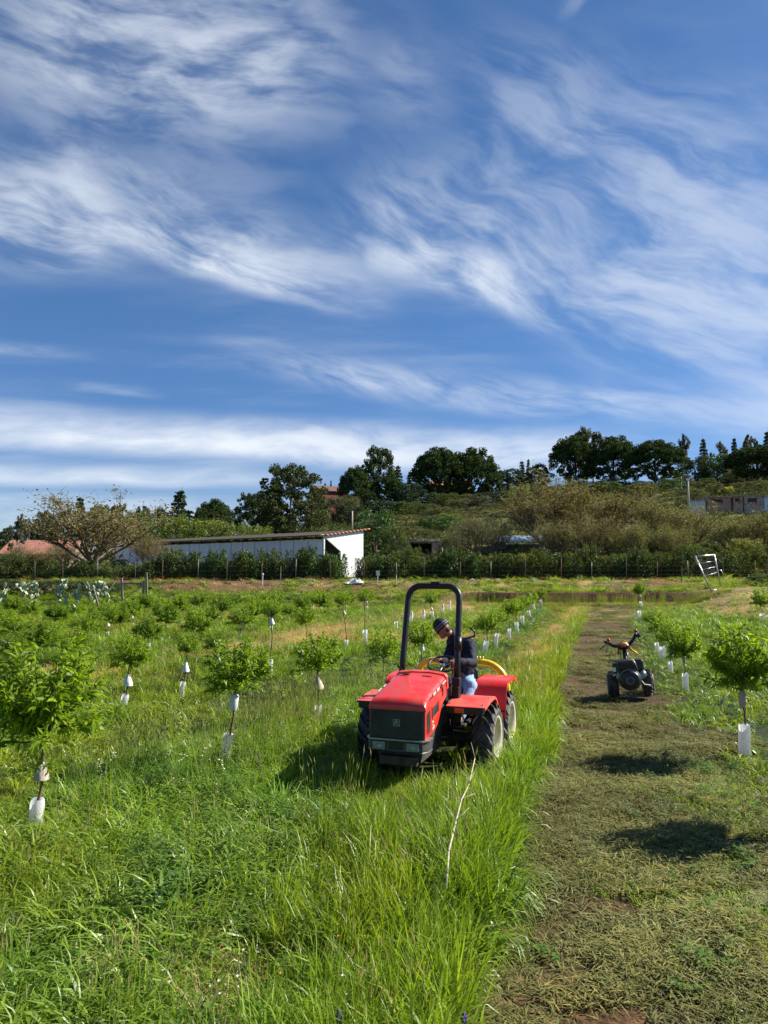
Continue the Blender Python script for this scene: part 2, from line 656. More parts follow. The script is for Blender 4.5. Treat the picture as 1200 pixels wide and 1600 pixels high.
sheet('hill', xs, ys, HM)

# ---------------------------------------------------------------- scatter (grass and other ground cover)
def strip_blades(n, rad, hmin, hmax, wid, lean, seg=3, bend=0.5, rs=None, flat=0.0, curl=0.0):
    """verts, faces of n tapered blades rooted inside a disc"""
    r_ = rs
    V, F = [], []
    for _ in range(n):
        a = r_.random() * 2 * PI
        q = math.sqrt(r_.random()) * rad
        bx, by = q * math.cos(a), q * math.sin(a)
        h = hmin + (hmax - hmin) * r_.random()
        th = a + (r_.random() - 0.5) * 3.0
        dirx, diry = math.cos(th), math.sin(th)
        ln = lean * (0.3 + r_.random())
        bd = bend * (0.3 + 1.2 * r_.random())
        sa = r_.random() * PI
        sx, sy = math.cos(sa), math.sin(sa)
        w0 = wid * (0.6 + 0.8 * r_.random())
        o = len(V)
        for k in range(seg + 1):
            t = k / seg
            ang = ln + bd * t * t
            d = h * t * (1 - 0.15 * t)
            rr_, zz = d * math.sin(min(ang, 1.9)), d * math.cos(min(ang, 1.9))
            if flat:
                zz = zz * (1 - flat) + 0.012 + 0.03 * r_.random() * flat
            ww = w0 * (1 - t ** 1.6) * 0.5 * (0.75 + 0.5 * min(t * 3, 1))
            cx, cy = bx + dirx * rr_, by + diry * rr_
            if k < seg:
                V.append((cx - sx * ww, cy - sy * ww, zz))
                V.append((cx + sx * ww, cy + sy * ww, zz))
            else:
                V.append((cx, cy, zz))
        for k in range(seg - 1):
            F.append((o + 2 * k, o + 2 * k + 1, o + 2 * k + 3, o + 2 * k + 2))
        F.append((o + 2 * seg - 2, o + 2 * seg - 1, o + 2 * seg))
    return V, F


def scatter(name, variants, mats, pts, rot, scl, vid, tint, **kw):
    """one object of kind stuff: its mesh holds the clump shapes and loose points; geometry nodes put a clump on each point.
    variants: list of (verts, faces, material index)"""
    V, F, vatt, mi = [], [], [], []
    for k, (vv, ff, m_) in enumerate(variants):
        o = len(V)
        V += vv
        F += [tuple(i + o for i in f) for f in ff]
        vatt += [k] * len(vv)
        mi += (list(m_) if hasattr(m_, '__len__') else [m_] * len(ff))
    nv = len(V)
    n = len(pts)
    me = bpy.data.meshes.new(name)
    me.from_pydata(V + [tuple(p) for p in pts], [], F)
    for m_ in mats:
        me.materials.append(m_)
    me.polygons.foreach_set('material_index', mi)
    me.polygons.foreach_set('use_smooth', [True] * len(F))
    A = me.attributes.new('part_id', 'INT', 'POINT')
    A.data.foreach_set('value', np.array(vatt + [-1] * n, dtype=np.int32))
    A = me.attributes.new('pick', 'INT', 'POINT')
    A.data.foreach_set('value', np.concatenate([np.zeros(nv, int), vid]).astype(np.int32))
    A = me.attributes.new('rot', 'FLOAT_VECTOR', 'POINT')
    A.data.foreach_set('vector', np.concatenate([np.zeros((nv, 3)), rot]).ravel())
    A = me.attributes.new('scl', 'FLOAT_VECTOR', 'POINT')
    A.data.foreach_set('vector', np.concatenate([np.ones((nv, 3)), scl]).ravel())
    A = me.attributes.new('tint', 'FLOAT_VECTOR', 'POINT')
    A.data.foreach_set('vector', np.concatenate([np.ones((nv, 3)), tint]).ravel())
    o = bpy.data.objects.new(name, me)
    COL.objects.link(o)
    gt = bpy.data.node_groups.new(name, 'GeometryNodeTree')
    gt.interface.new_socket('Geometry', in_out='INPUT', socket_type='NodeSocketGeometry')
    gt.interface.new_socket('Geometry', in_out='OUTPUT', socket_type='NodeSocketGeometry')
    gi, go = gt.nodes.new('NodeGroupInput'), gt.nodes.new('NodeGroupOutput')

    def attr(nm, dt):
        x = gt.nodes.new('GeometryNodeInputNamedAttribute')
        x.data_type = dt
        x.inputs[0].default_value = nm
        return x.outputs[0]

    def sepa(k):
        c = gt.nodes.new('FunctionNodeCompare')
        c.data_type = 'INT'
        c.operation = 'EQUAL'
        gt.links.new(attr('part_id', 'INT'), c.inputs[2])
        c.inputs[3].default_value = k
        sg = gt.nodes.new('GeometryNodeSeparateGeometry')
        sg.domain = 'POINT'
        gt.links.new(gi.outputs[0], sg.inputs[0])
        gt.links.new(c.outputs[0], sg.inputs[1])
        return sg.outputs[0]
    g2i = gt.nodes.new('GeometryNodeGeometryToInstance')
    for k in range(len(variants) - 1, -1, -1):
        gt.links.new(sepa(k), g2i.inputs[0])
    # multi-input order is not documented, so rebuild it explicitly: the picked clump is random anyway
    ip = gt.nodes.new('GeometryNodeInstanceOnPoints')
    gt.links.new(sepa(-1), ip.inputs['Points'])
    gt.links.new(g2i.outputs[0], ip.inputs['Instance'])
    ip.inputs['Pick Instance'].default_value = True
    gt.links.new(attr('pick', 'INT'), ip.inputs['Instance Index'])
    er = gt.nodes.new('FunctionNodeEulerToRotation')
    gt.links.new(attr('rot', 'FLOAT_VECTOR'), er.inputs[0])
    gt.links.new(er.outputs[0], ip.inputs['Rotation'])
    gt.links.new(attr('scl', 'FLOAT_VECTOR'), ip.inputs['Scale'])
    gt.links.new(ip.outputs[0], go.inputs[0])
    md = o.modifiers.new('scatter', 'NODES')
    md.node_group = gt
    tag(o, kind='stuff', **kw)
    return o

# ---------------------------------------------------------------- ground cover
rs = random.Random(77)
GR_A = foliage('fresh_grass', (0.090, 0.180, 0.012), (0.230, 0.350, 0.026), 0.46, 0.43, tint=True, spec=.5)
GR_B = foliage('blue_green_grass', (0.092, 0.182, 0.018), (0.230, 0.345, 0.036), 0.42, 0.42, tint=True, spec=.5)
GR_S = foliage('seed_heads', (0.20, 0.23, 0.09), (0.34, 0.33, 0.17), 0.35, 0.6, tint=True)
GR_D = foliage('dry_straw', (0.36, 0.27, 0.13), (0.56, 0.44, 0.24), 0.30, 0.7, tint=True)
GR_H = foliage('mown_hay', (0.064, 0.088, 0.020), (0.190, 0.195, 0.058), 0.25, 0.7, tint=True)
GR_W = foliage('broad_weed_leaves', (0.050, 0.115, 0.016), (0.100, 0.180, 0.028), 0.35, 0.45, tint=True)
GR_F = foliage('white_blossom', (0.72, 0.72, 0.66), (0.80, 0.80, 0.76), 0.3, 0.7, tint=True)
GMATS = [GR_A, GR_B, GR_S, GR_D, GR_H, GR_W, GR_F]


def with_heads(vf, n, h0, h1, rad, mi_b, mi_h):
    """adds stalks with drooping seed heads"""
    V, F = list(vf[0]), list(vf[1])
    M_ = [mi_b] * len(F)
    for _ in range(n):
        a, q = rs.random() * 2 * PI, rs.random() * rad
        x, y = q * math.cos(a), q * math.sin(a)
        h = h0 + (h1 - h0) * rs.random()
        tx, ty = x + (rs.random() - .5) * .12, y + (rs.random() - .5) * .12
        o = len(V)
        V += [(x - .0015, y, 0), (x + .0015, y, 0), (tx + .001, ty, h), (tx - .001, ty, h)]
        F += [(o, o + 1, o + 2, o + 3)]
        M_ += [mi_b]
        # head
        dx_, dy_ = (rs.random() - .5) * .06, (rs.random() - .5) * .06
        L_ = .05 + .04 * rs.random()
        for rr in (0, 1):
            o = len(V)
            ax, ay = (0.006, 0) if rr else (0, 0.006)
            V += [(tx, ty, h - .005), (tx + ax + dx_ * .4, ty + ay + dy_ * .4, h + L_ * .4), (tx + dx_, ty + dy_, h + L_), (tx - ax + dx_ * .4, ty - ay + dy_ * .4, h + L_ * .4)]
            F += [(o, o + 1, o + 2, o + 3)]
            M_ += [mi_h]
    return (V, F, M_)


def weed(n, h, leafw, leafl, flowers=0):
    V, F, M_ = [], [], []
    for _ in range(n):
        a, q = rs.random() * 2 * PI, rs.random() * .12
        bx, by = q * math.cos(a), q * math.sin(a)
        hh = h * (0.5 + 0.6 * rs.random())
        for k in range(6):
            z = hh * (k + 1) / 6
            th = rs.random() * 2 * PI
            c, s_ = math.cos(th), math.sin(th)
            L_, W_ = leafl * (.6 + .6 * rs.random()), leafw * (.6 + .6 * rs.random())
            dz_ = L_ * (rs.random() - .35)
            o = len(V)
            V += [(bx, by, z), (bx + c * L_ * .5 - s_ * W_, by + s_ * L_ * .5 + c * W_, z + dz_ * .6), (bx + c * L_, by + s_ * L_, z + dz_ * .8), (bx + c * L_ * .5 + s_ * W_, by + s_ * L_ * .5 - c * W_, z + dz_ * .6)]
            F.append((o, o + 1, o + 2, o + 3))
            M_.append(5)
        if rs.random() < flowers:
            for _k in range(3):
                o = len(V)
                x, y, z = bx + (rs.random() - .5) * .08, by + (rs.random() - .5) * .08, hh * 1.02 + rs.random() * .06
                r_ = .006 + .006 * rs.random()
                V += [(x - r_, y, z), (x, y - r_, z + .006), (x + r_, y, z), (x, y + r_, z + .004)]
                F.append((o, o + 1, o + 2, o + 3))
                M_.append(6)
    return (V, F, M_)


def hay(n, rad, mi):
    V, F = [], []
    for _ in range(n):
        a, q = rs.random() * 2 * PI, math.sqrt(rs.random()) * rad
        x, y = q * math.cos(a), q * math.sin(a)
        th = rs.random() * PI
        L_ = .015 + .05 * rs.random()
        W_ = .0024 + .0042 * rs.random()
        z0, z1 = .004 + .075 * rs.random(), .004 + .075 * rs.random()
        c, s_ = math.cos(th), math.sin(th)
        o = len(V)
        zm = (z0 + z1) / 2 + .012 * rs.random()
        V += [(x - c * L_, y - s_ * L_, z0), (x + s_ * W_, y - c * W_, zm), (x + c * L_, y + s_ * L_, z1), (x - s_ * W_, y + c * W_, zm)]
        F.append((o, o + 1, o + 2, o + 3))
    return (V, F, mi)


def B_(n, rad, h0, h1, wid, lean, bend, mi, seg=3, flat=0.0):
    v, f = strip_blades(n, rad, h0, h1, wid, lean, seg=seg, bend=bend, rs=rs, flat=flat)
    return (v, f, mi)


TALL = [B_(40, .13, .26, .56, .0130, .14, .60, 0, 4), B_(34, .13, .30, .60, .0110, .10, .40, 0, 4),        # 0,1 upright
        B_(38, .15, .20, .46, .0175, .45, 1.35, 1, 5), B_(32, .15, .20, .42, .0205, .55, 1.6, 1, 5),         # 2,3 arching lush
        with_heads(strip_blades(26, .14, .2, .42, .007, .2, bend=.7, rs=rs, seg=4), 9, .42, .66, .14, 0, 2),  # 4 heads
        weed(10, .34, .014, .05, 0.0),                                                                      # 5 weeds
        B_(26, .14, .16, .45, .005, .35, .8, 3, 3),                                                         # 6 dry straw
        B_(50, .13, .05, .13, .006, .5, .8, 0, 3),                                                          # 7 short
        hay(80, .17, 4), hay(60, .17, 3),                                                                   # 8, 9 cuttings
        weed(12, .13, .012, .035, 0.0),                                                                     # 10 low weeds
        weed(9, .40, .010, .045, 0.30)]                                                                      # 11 flowering weeds


def field_points(n, x0, x1, y0, y1, seed):
    r_ = np.random.default_rng(seed)
    return r_.uniform(x0, x1, n), r_.uniform(y0, y1, n), r_


def in_view(x, y, m=0.8):
    return np.abs(x) < y * 0.52 + m


def tint_of(x, y, r_, yel, dark=None):
    """hue drift from clump to clump: yel 0..1 towards yellow"""
    n = fnoise(x, y, 0.7, 91, 3)
    v = 0.82 + 0.52 * n + 0.20 * r_.random(len(x))
    t = np.stack([v * (0.98 + 0.72 * yel), v * (1.0 + 0.06 * yel), v * (1.08 - 0.5 * yel)], 1)
    if dark is not None:
        t = t * dark[:, None]
    return t


def lay(name, x, y, r_, vid, sz, yel, label, lean=0.18, zoff=-0.01, sxy=None, dark=None):
    m_ = in_view(x, y)
    dark = None if dark is None else dark[m_]
    x, y, vid, sz, yel = x[m_], y[m_], vid[m_], sz[m_], yel[m_]
    z = gz(x, y) + zoff
    k = len(x)
    rot = np.stack([r_.normal(0, lean, k), r_.normal(0, lean, k), r_.uniform(0, 6.28, k)], 1)
    sx_ = sz if sxy is None else sxy[m_]
    scl = np.stack([sx_, sx_, sz * r_.uniform(.8, 1.2, k)], 1)
    return scatter(name, TALL, GMATS, np.stack([x, y, z], 1), rot, scl, vid, tint_of(x, y, r_, yel, dark), label=label, cat='grass')


TR_O = Vector((0.77, 10.45))      # tractor position on the ground and its heading
TR_A = math.radians(-19)


def tractor_track(x, y):
    """1 on the strip the tractor has already mown (behind it)"""
    e = edge_x(y)
    r1 = row1_x(y)
    return (x > r1 + 0.5) & (x < e - 1.25) & (y > 12.9)


# --- tall grass in front of and around the tractor
area = 0.5 * (13.2 - 3.3) * (1.1 * 13.2)
n = 15000
x, y, r_ = field_points(n, -7.6, 4.2, 3.2, 13.4, 201)
e = edge_x(y) + 0.42 * (fnoise(x * 0, y, 1.6, 12, 3) - 0.5)
keep = (x < e - 0.08)
R25 = np.array([[math.cos(TR_A), math.sin(TR_A)], [-math.sin(TR_A), math.cos(TR_A)]])
lx = (x - TR_O.x) * math.cos(TR_A) + (y - TR_O.y) * math.sin(TR_A)
ly = -(x - TR_O.x) * math.sin(TR_A) + (y - TR_O.y) * math.cos(TR_A)
under = (np.abs(lx) < 0.60) & (ly > -1.75) & (ly < 2.0)
wheels = (np.abs(np.abs(lx) - 0.72) < 0.17) & (ly > -1.0) & (ly < 1.1)
keep &= ~((under | wheels) & (r_.random(n) < 0.93))
lane12 = (x < row1_x(y) - 0.8) & (x > row2_x(y) + 0.6) & (y > 8.0)          # short strip between the first two rows
thin = np.where(y < 7, 1.0, 0.85)
keep &= (r_.random(n) < thin)
x, y, ly, lx, lane12, e = x[keep], y[keep], ly[keep], lx[keep], lane12[keep], e[keep]
k = len(x)
pp = fnoise(x, y, 0.42, 15, 3)
u_ = r_.random(k)
right_part = sstep(-0.5, 0.7, x - (-0.80 + 0.20 * (y - 4.3)) + 2.2 * (pp - 0.5))
right_part = right_part * (1 - 0.55 * np.exp(-((x - e) / 0.35) ** 2))
vid = np.where(u_ < right_part, np.where(r_.random(k) < 0.5, 0, 1), np.where(r_.random(k) < 0.6, 2, 3))
vid = np.where(r_.random(k) < 0.03 + 0.14 * (fnoise(x, y, 0.7, 17, 3) > 0.60), 4, vid)
vid = np.where(r_.random(k) < 0.02 + 0.20 * (fnoise(x, y, 0.8, 18, 3) > 0.66), 5, vid)
brown = np.exp(-((x + 0.75) / 0.65) ** 2 - ((y - 4.7) / 0.6) ** 2)
vid = np.where(r_.random(k) < 0.03 + 0.55 * brown, 6, vid)
vid = np.where(lane12 & (r_.random(k) < 0.9), np.where(r_.random(k) < 0.7, 7, 10), vid)
sz = 0.58 + 0.85 * fnoise(x, y, 1.1, 19, 3) + 0.15 * r_.random(k)
sz = np.where(lane12, sz * 0.9, sz)
sz *= 1 - 0.35 * brown
td = np.hypot(np.maximum(np.abs(lx) - .5, 0), np.maximum(np.abs(ly + .2) - 1.75, 0))
sz *= np.where(lx > 0.3, 0.80, 0.62) + np.where(lx > 0.3, 0.20, 0.38) * sstep(0.15, 1.3, td)
vid = np.where((td < 1.0) & (vid == 4), 0, vid)
edge_near = np.exp(-((x - e) / 0.3) ** 2)
yel = np.clip(0.16 + 0.12 * right_part + 0.9 * (fnoise(x, y, 0.8, 14, 3) - 0.5) + lane12 * 0.30, 0, 1)
lay('tall_grass', x, y, r_, vid, sz, yel, 'lush uncut green grass standing waist deep in front of the tractor')

# --- band of seeding, greyer grass at the first row
n = 2200
x, y, r_ = field_points(n, -6.5, 1.0, 8.2, 15.5, 202)
d = np.abs(x - row1_x(y))
keep = (d < 0.95) & ~((x > -0.6) & (y < 12))
x, y = x[keep], y[keep]
k = len(x)
vid = np.where(r_.random(k) < 0.5, 4, np.where(r_.random(k) < 0.5, 3, np.where(r_.random(k) < 0.5, 11, 2)))
lay('seeding_grass', x, y, r_, vid, 0.75 + 0.4 * r_.random(k), 0.12 * r_.random(k), 'grey green seeding grass and white flowering weeds along the first row of saplings')

# --- middle distance, everything that is not a mown lane
n = 30000
x, y, r_ = field_points(n, -26, 26, 13.0, 48.5, 203)
e = edge_x(y)
rr_ = rowr_x(y)
r1 = row1_x(y)
mown_l = tractor_track(x, y)
lane12 = (x < r1 - 0.8) & (x > row2_x(y) + 0.6) & (y < 30)
lane = (x > e - 0.05) & (x < rr_ - 0.55)
foot_ok = (y < 46.6) | (x < 4)
keep = ~mown_l & ~lane & foot_ok & (r_.random(n) < np.clip(1.35 - y / 60, 0.45, 1))
x, y, e, rr_, r1, lane12 = (q[keep] for q in (x, y, e, rr_, r1, lane12))
k = len(x)
strip = (x > e - 1.35) & (x <= e)
near_row = (np.abs(x - r1) < 0.7) | (np.abs(x - rr_) < 0.6)
db = dry_band(x, y)
u_ = r_.random(k)
vid = np.where(u_ < .30, 0, np.where(u_ < .5, 2, np.where(u_ < .66, 3, np.where(u_ < .8, 7, 5))))
vid = np.where(near_row, np.where(u_ < .25, 11, np.where(u_ < .6, 5, 2)), vid)
vid = np.where(strip, np.where(u_ < .4, 0, np.where(u_ < .7, 1, 4)), vid)
vid = np.where(r_.random(k) < db * 0.95, np.where(r_.random(k) < .85, 6, 4), vid)
vid = np.where(lane12 & (r_.random(k) < .8), np.where(r_.random(k) < .75, 7, 10), vid)
farright = (x > rr_ + 0.6)
vid = np.where(farright & (r_.random(k) < 0.6), np.where(r_.random(k) < .5, 7, 10), vid)
sz = (0.66 + 0.42 * fnoise(x, y, 0.5, 23, 3)) * (1 - 0.35 * sstep(36, 45, y))
sz = np.where(strip, sz * 1.15 * (1 - 0.35 * sstep(18, 30, y)), sz)
sz = np.where(near_row, sz * 0.8, sz)
yel = np.clip(0.25 + 0.8 * (fnoise(x, y, 0.3, 24, 3) - 0.45), 0, 1) * np.where(near_row, 0.3, 1)
lay('field_grass', x, y, r_, vid, sz, yel, 'mixed green and straw coloured grass covering the orchard beyond the tractor',
    sxy=sz * (1.0 + 0.045 * (y - 12)))

# --- freshly mown strip behind the tractor
n = 9000
x, y, r_ = field_points(n, -1, 12, 12.9, 47, 204)
keep = tractor_track(x, y)
x, y = x[keep], y[keep]
k = len(x)
u_ = r_.random(k)
vid = np.where(u_ < .66, 7, np.where(u_ < .86, 8, 10))
lay('mown_turf', x, y, r_, vid, 0.75 + 0.3 * r_.random(k), 0.35 + 0.3 * r_.random(k), 'short bright green turf of the strip already mown behind the tractor',
    sxy=0.9 + 0.045 * (y - 12))

# --- cuttings on the mown lane on the right
n = 17000
x, y, r_ = field_points(n, 0.2, 16, 3.2, 47, 205)
y = 3.2 + (y - 3.2) ** 1.0
keep = (x > edge_x(y) - 0.05) & (x < rowr_x(y) + 0.2) & (r_.random(n) < np.clip(1.5 - y / 30, 0.35, 1))
x, y = x[keep], y[keep]
x2, y2, _ = field_points(9000, 0.3, 8.2, 3.2, 13.5, 206)
kk = (x2 > edge_x(y2) - 0.05) & (x2 < rowr_x(y2) + 0.2)
x, y = np.concatenate([x, x2[kk]]), np.concatenate([y, y2[kk]])
k = len(x)
bare = 1.15 * np.exp(-((x - 1.55) / 0.8) ** 2 - ((y - 4.3) / 0.65) ** 2) + 0.9 * sstep(0.52, 0.66, fnoise(x * 0.8, y, 0.8, 51, 3)) + 0.6 * sstep(0.55, 0.7, fnoise(x * .5, y, 2.2, 53, 2))
kk = r_.random(k) > bare * 0.95
x, y = x[kk], y[kk]
k = len(x)
u_ = r_.random(k)
g = sstep(0.42, 0.62, fnoise(x, y, 0.55, 27, 3)) * (0.25 + 0.75 * sstep(0.5, 2.0, x - edge_x(y)))
vid = np.where(u_ < g * (0.38 + 0.40 * sstep(1.2, 3.0, x - edge_x(y))), np.where(r_.random(k) < .85, 7, 10), 8)
lay('mown_hay', x, y, r_, vid, 0.55 + 0.7 * r_.random(k), 0.05 + 0.35 * r_.random(k), 'cut grass drying on the bare mown lane at the right',
    dark=0.55 + 0.95 * fnoise(x * .7, y, 1.1, 57, 3), lean=0.10, sxy=0.85 + 0.5 * r_.random(k) + 0.04 * np.maximum(y - 9, 0))

# --- weeds along the right row and beyond it
n = 5200
x, y, r_ = field_points(n, 2.4, 18, 4, 45, 207)
d = x - rowr_x(y)
keep = ((d > -0.75 + 0.5 * fnoise(x, y, 0.9, 33, 3)) & (d < 3.2)) & ((y > 7.5) | (d > 0.25))
x, y, d = x[keep], y[keep], d[keep]
k = len(x)
u_ = r_.random(k)
vid = np.where(u_ < .25, 5, np.where(u_ < .45, 10, np.where(u_ < .62, 3, np.where(u_ < .66, 11, np.where(u_ < .9, 2, 7)))))
vid = np.where(d < -0.25, np.where(u_ < .5, 10, 7), vid)
lay('row_weeds', x, y, r_, vid, 0.45 + 0.4 * r_.random(k), 0.15 + 0.4 * r_.random(k), 'leafy green weeds round the guards of the row of saplings beside the mown lane',
    sxy=0.7 + 0.03 * y)

# --- bank top and verge below the hedge
n = 9000
x, y, r_ = field_points(n, -34, 34, 47.9, 61, 208)
rr_ = sstep(16.5, 20, x - 0.25 * (y - 45))
gapy = (y > 48.3) | (x < 4)
keep = gapy & (r_.random(n) < 0.20 + 0.55 * fnoise(x, y, 0.3, 35, 3) - 0.15 * sstep(50, 53, y))
x, y = x[keep], y[keep]
k = len(x)
u_ = r_.random(k)
dryf = np.clip(0.35 + 0.9 * (fnoise(x, y * 2, 0.25, 61, 3) - 0.3), 0, 1) * (0.4 + 0.6 * sstep(49.5, 52, y))
vid = np.where(u_ < dryf, 6, np.where(u_ < .6, 0, np.where(u_ < .8, 5, 2)))
lay('bank_grass', x, y, r_, vid, 0.45 + 0.35 * r_.random(k), 0.15 + 0.35 * r_.random(k), 'rough grass and dry stalks on top of the earth bank below the hedge',
    sxy=2.0 + r_.random(k))

# straw hanging down the cut face of the bank
n = 900
r_ = np.random.default_rng(209)
x = r_.uniform(4, 21, n)
y = r_.uniform(46.6, 47.2, n)
k = n
lay('bank_foot_straw', x, y, r_, np.where(r_.random(n) < .6, 6, 4), 0.7 + 0.6 * r_.random(n), 0.5 * r_.random(n), 'thin dry stalks standing against the dark cut face of the bank', sxy=0.9 + 0.5 * r_.random(n))

# ---------------------------------------------------------------- tree meshes (unit size: base at z 0, height 1, width about 1)
def leaf_quads(C_, L_, W_, up=0.3, droop=0.0, out=None, seed=0, bent=False):
    """one small leaf at each centre, random direction; out: direction each leaf tends to point along"""
    r_ = np.random.default_rng(seed)
    n = len(C_)
    d = r_.normal(0, 1, (n, 3))
    if out is not None:
        d = d * 0.65 + out
    d[:, 2] -= droop
    d /= np.linalg.norm(d, axis=1)[:, None] + 1e-9
    u = r_.normal(0, 1, (n, 3))
    u[:, 2] += up
    s_ = np.cross(d, u)
    s_ /= np.linalg.norm(s_, axis=1)[:, None] + 1e-9
    L1 = L_ * r_.uniform(.6, 1.3, n)[:, None]
    W1 = W_ * r_.uniform(.7, 1.3, n)[:, None]
    if bent:
        nrm = np.cross(s_, d)
        a = C_
        m1 = C_ + d * L1 * .35 + nrm * L1 * .06
        m2 = C_ + d * L1 * .70 - np.array([0, 0, 1]) * L1 * .03
        t = C_ + d * L1 - np.array([0, 0, 1]) * L1 * .14
        V = np.stack([a, m1 - s_ * W1 * .5, m1 + s_ * W1 * .5, m2 - s_ * W1 * .4, m2 + s_ * W1 * .4, t], 1).reshape(-1, 3)
        o = np.arange(n) * 6
        F = [f for k in o for f in ((k, k + 2, k + 1), (k + 1, k + 2, k + 4, k + 3), (k + 3, k + 4, k + 5))]
        return V, F
    V = np.stack([C_ - d * L1 * .5, C_ + s_ * W1 * .5, C_ + d * L1 * .5, C_ - s_ * W1 * .5], 1).reshape(-1, 3)
    F = [(k, k + 1, k + 2, k + 3) for k in range(0, n * 4, 4)]
    return V, F


def mesh_of(name, V, F, m_):
    me = bpy.data.meshes.new(name)
    me.from_pydata([tuple(p) for p in V], [], F)
    me.materials.append(m_)
    me.update()
    return me


def clumps(cent, rad, per, L_, W_, seed, flat=1.0, shell=0.5, **kw):
    r_ = np.random.default_rng(seed)
    C_ = []
    O_ = []
    for c, q in zip(cent, rad):
        d = r_.normal(0, 1, (per, 3))
        d /= np.linalg.norm(d, axis=1)[:, None]
        rr_ = q * (shell + (1 - shell) * r_.random(per) ** 0.5)[:, None]
        C_.append(np.array(c) + d * rr_ * np.array([1, 1, flat]))
        O_.append(d)
    return leaf_quads(np.concatenate(C_), L_, W_, out=np.concatenate(O_) * 0.7, seed=seed + 1, **kw)


BARK = principled('bark', (0.13, 0.095, 0.065), 0.9, var=0.5, vscale=6, bump=0.8, bscale=20)
PALEBARK = principled('pale_bark', (0.36, 0.31, 0.24), 0.85, var=0.4, vscale=5, bump=0.6, bscale=20)
GREYBARK = principled('grey_twigs', (0.17, 0.125, 0.080), 0.9, var=0.4, vscale=3)
L_PINE = foliage('pine_needles', (0.034, 0.060, 0.018), (0.085, 0.120, 0.034), 0.15, 0.9, spec=.1)
L_PINE2 = foliage('olive_pine_needles', (0.050, 0.070, 0.024), (0.120, 0.135, 0.050), 0.15, 0.9, spec=.1)
L_CON = foliage('conifer_needles', (0.032, 0.058, 0.026), (0.075, 0.110, 0.045), 0.12, 0.9)
L_EUC = foliage('grey_green_leaves', (0.070, 0.080, 0.045), (0.150, 0.140, 0.090), 0.25, 0.5)
L_BUSH = foliage('bush_leaves', (0.070, 0.102, 0.028), (0.145, 0.185, 0.050), 0.25, 0.8, spec=.12)
L_OLIVE = foliage('scrub_leaves', (0.110, 0.122, 0.050), (0.210, 0.210, 0.090), 0.22, 0.85, spec=.1)
L_LIME = foliage('spring_leaves', (0.105, 0.150, 0.024), (0.205, 0.250, 0.045), 0.40, 0.5)
L_GREEN = foliage('mid_green_leaves', (0.040, 0.090, 0.018), (0.085, 0.150, 0.030), 0.35, 0.5)
L_BRONZE = foliage('bronze_buds', (0.160, 0.150, 0.048), (0.270, 0.235, 0.080), 0.30, 0.8, cc=(0.18, 0.13, 0.05), spec=.1)
L_MUST = foliage('yellow_green_leaves', (0.135, 0.150, 0.030), (0.260, 0.255, 0.050), 0.38, 0.6)
L_HEDGE = foliage('hedge_leaves', (0.038, 0.066, 0.014), (0.110, 0.140, 0.026), 0.30, 0.6, spec=0.25)
L_YELL = foliage('yellow_blossom', (0.55, 0.46, 0.03), (0.72, 0.60, 0.06), 0.3, 0.7)
L_PEACH = foliage('peach_leaves', (0.110, 0.205, 0.010), (0.330, 0.450, 0.026), 0.55, 0.45, cc=(0.12, 0.24, 0.02), spec=0.3)
L_PEACH2 = foliage('peach_leaves_darker', (0.090, 0.175, 0.012), (0.260, 0.370, 0.028), 0.50, 0.45, cc=(0.10, 0.20, 0.02), spec=0.3)


def trunk_mesh(name, limbs, m_, n=7):
    b = MB()
    for pts, r0, r1 in limbs:
        k = len(pts)
        b.tube(pts, [r0 + (r1 - r0) * i / (k - 1) for i in range(k)], n)
    return b.mesh(name, m_, True)


def T_umbrella(seed):
    r_ = np.random.default_rng(seed)
    cent, rad = [], []
    for _ in range(240):
        a, q = r_.uniform(0, 6.28), math.sqrt(r_.random()) * 0.43
        dome = math.sqrt(max(0, 1 - (q / 0.47) ** 2))
        z = 0.34 + 0.60 * dome * r_.uniform(0.22, 1.0) ** .6 + .03 * math.sin(4 * a + seed)
        cent.append((q * math.cos(a), q * math.sin(a), z))
        rad.append(r_.uniform(.045, .08))
    for _ in range(70):
        a, q = r_.uniform(0, 6.28), r_.uniform(.16, .43)
        cent.append((q * math.cos(a), q * math.sin(a), r_.uniform(.22, .42)))
        rad.append(r_.uniform(.03, .06))
    V, F = clumps(cent, rad, 70, .036, .018, seed, .75)
    limbs = [([(0, 0, 0), (.01, 0, .25), (.0, .01, .5), (0, 0, .8)], .020, .008)]
    for k in range(9):
        a = k * .7 + r_.uniform(-.2, .2)
        q = r_.uniform(.2, .38)
        z0 = r_.uniform(.12, .36)
        limbs.append(([(0, 0, z0), (q * .4 * math.cos(a), q * .4 * math.sin(a), z0 + .15), (q * math.cos(a), q * math.sin(a), .62)], .011, .004))
    return mesh_of('crown', V, F, L_PINE), trunk_mesh('trunk', limbs, BARK)


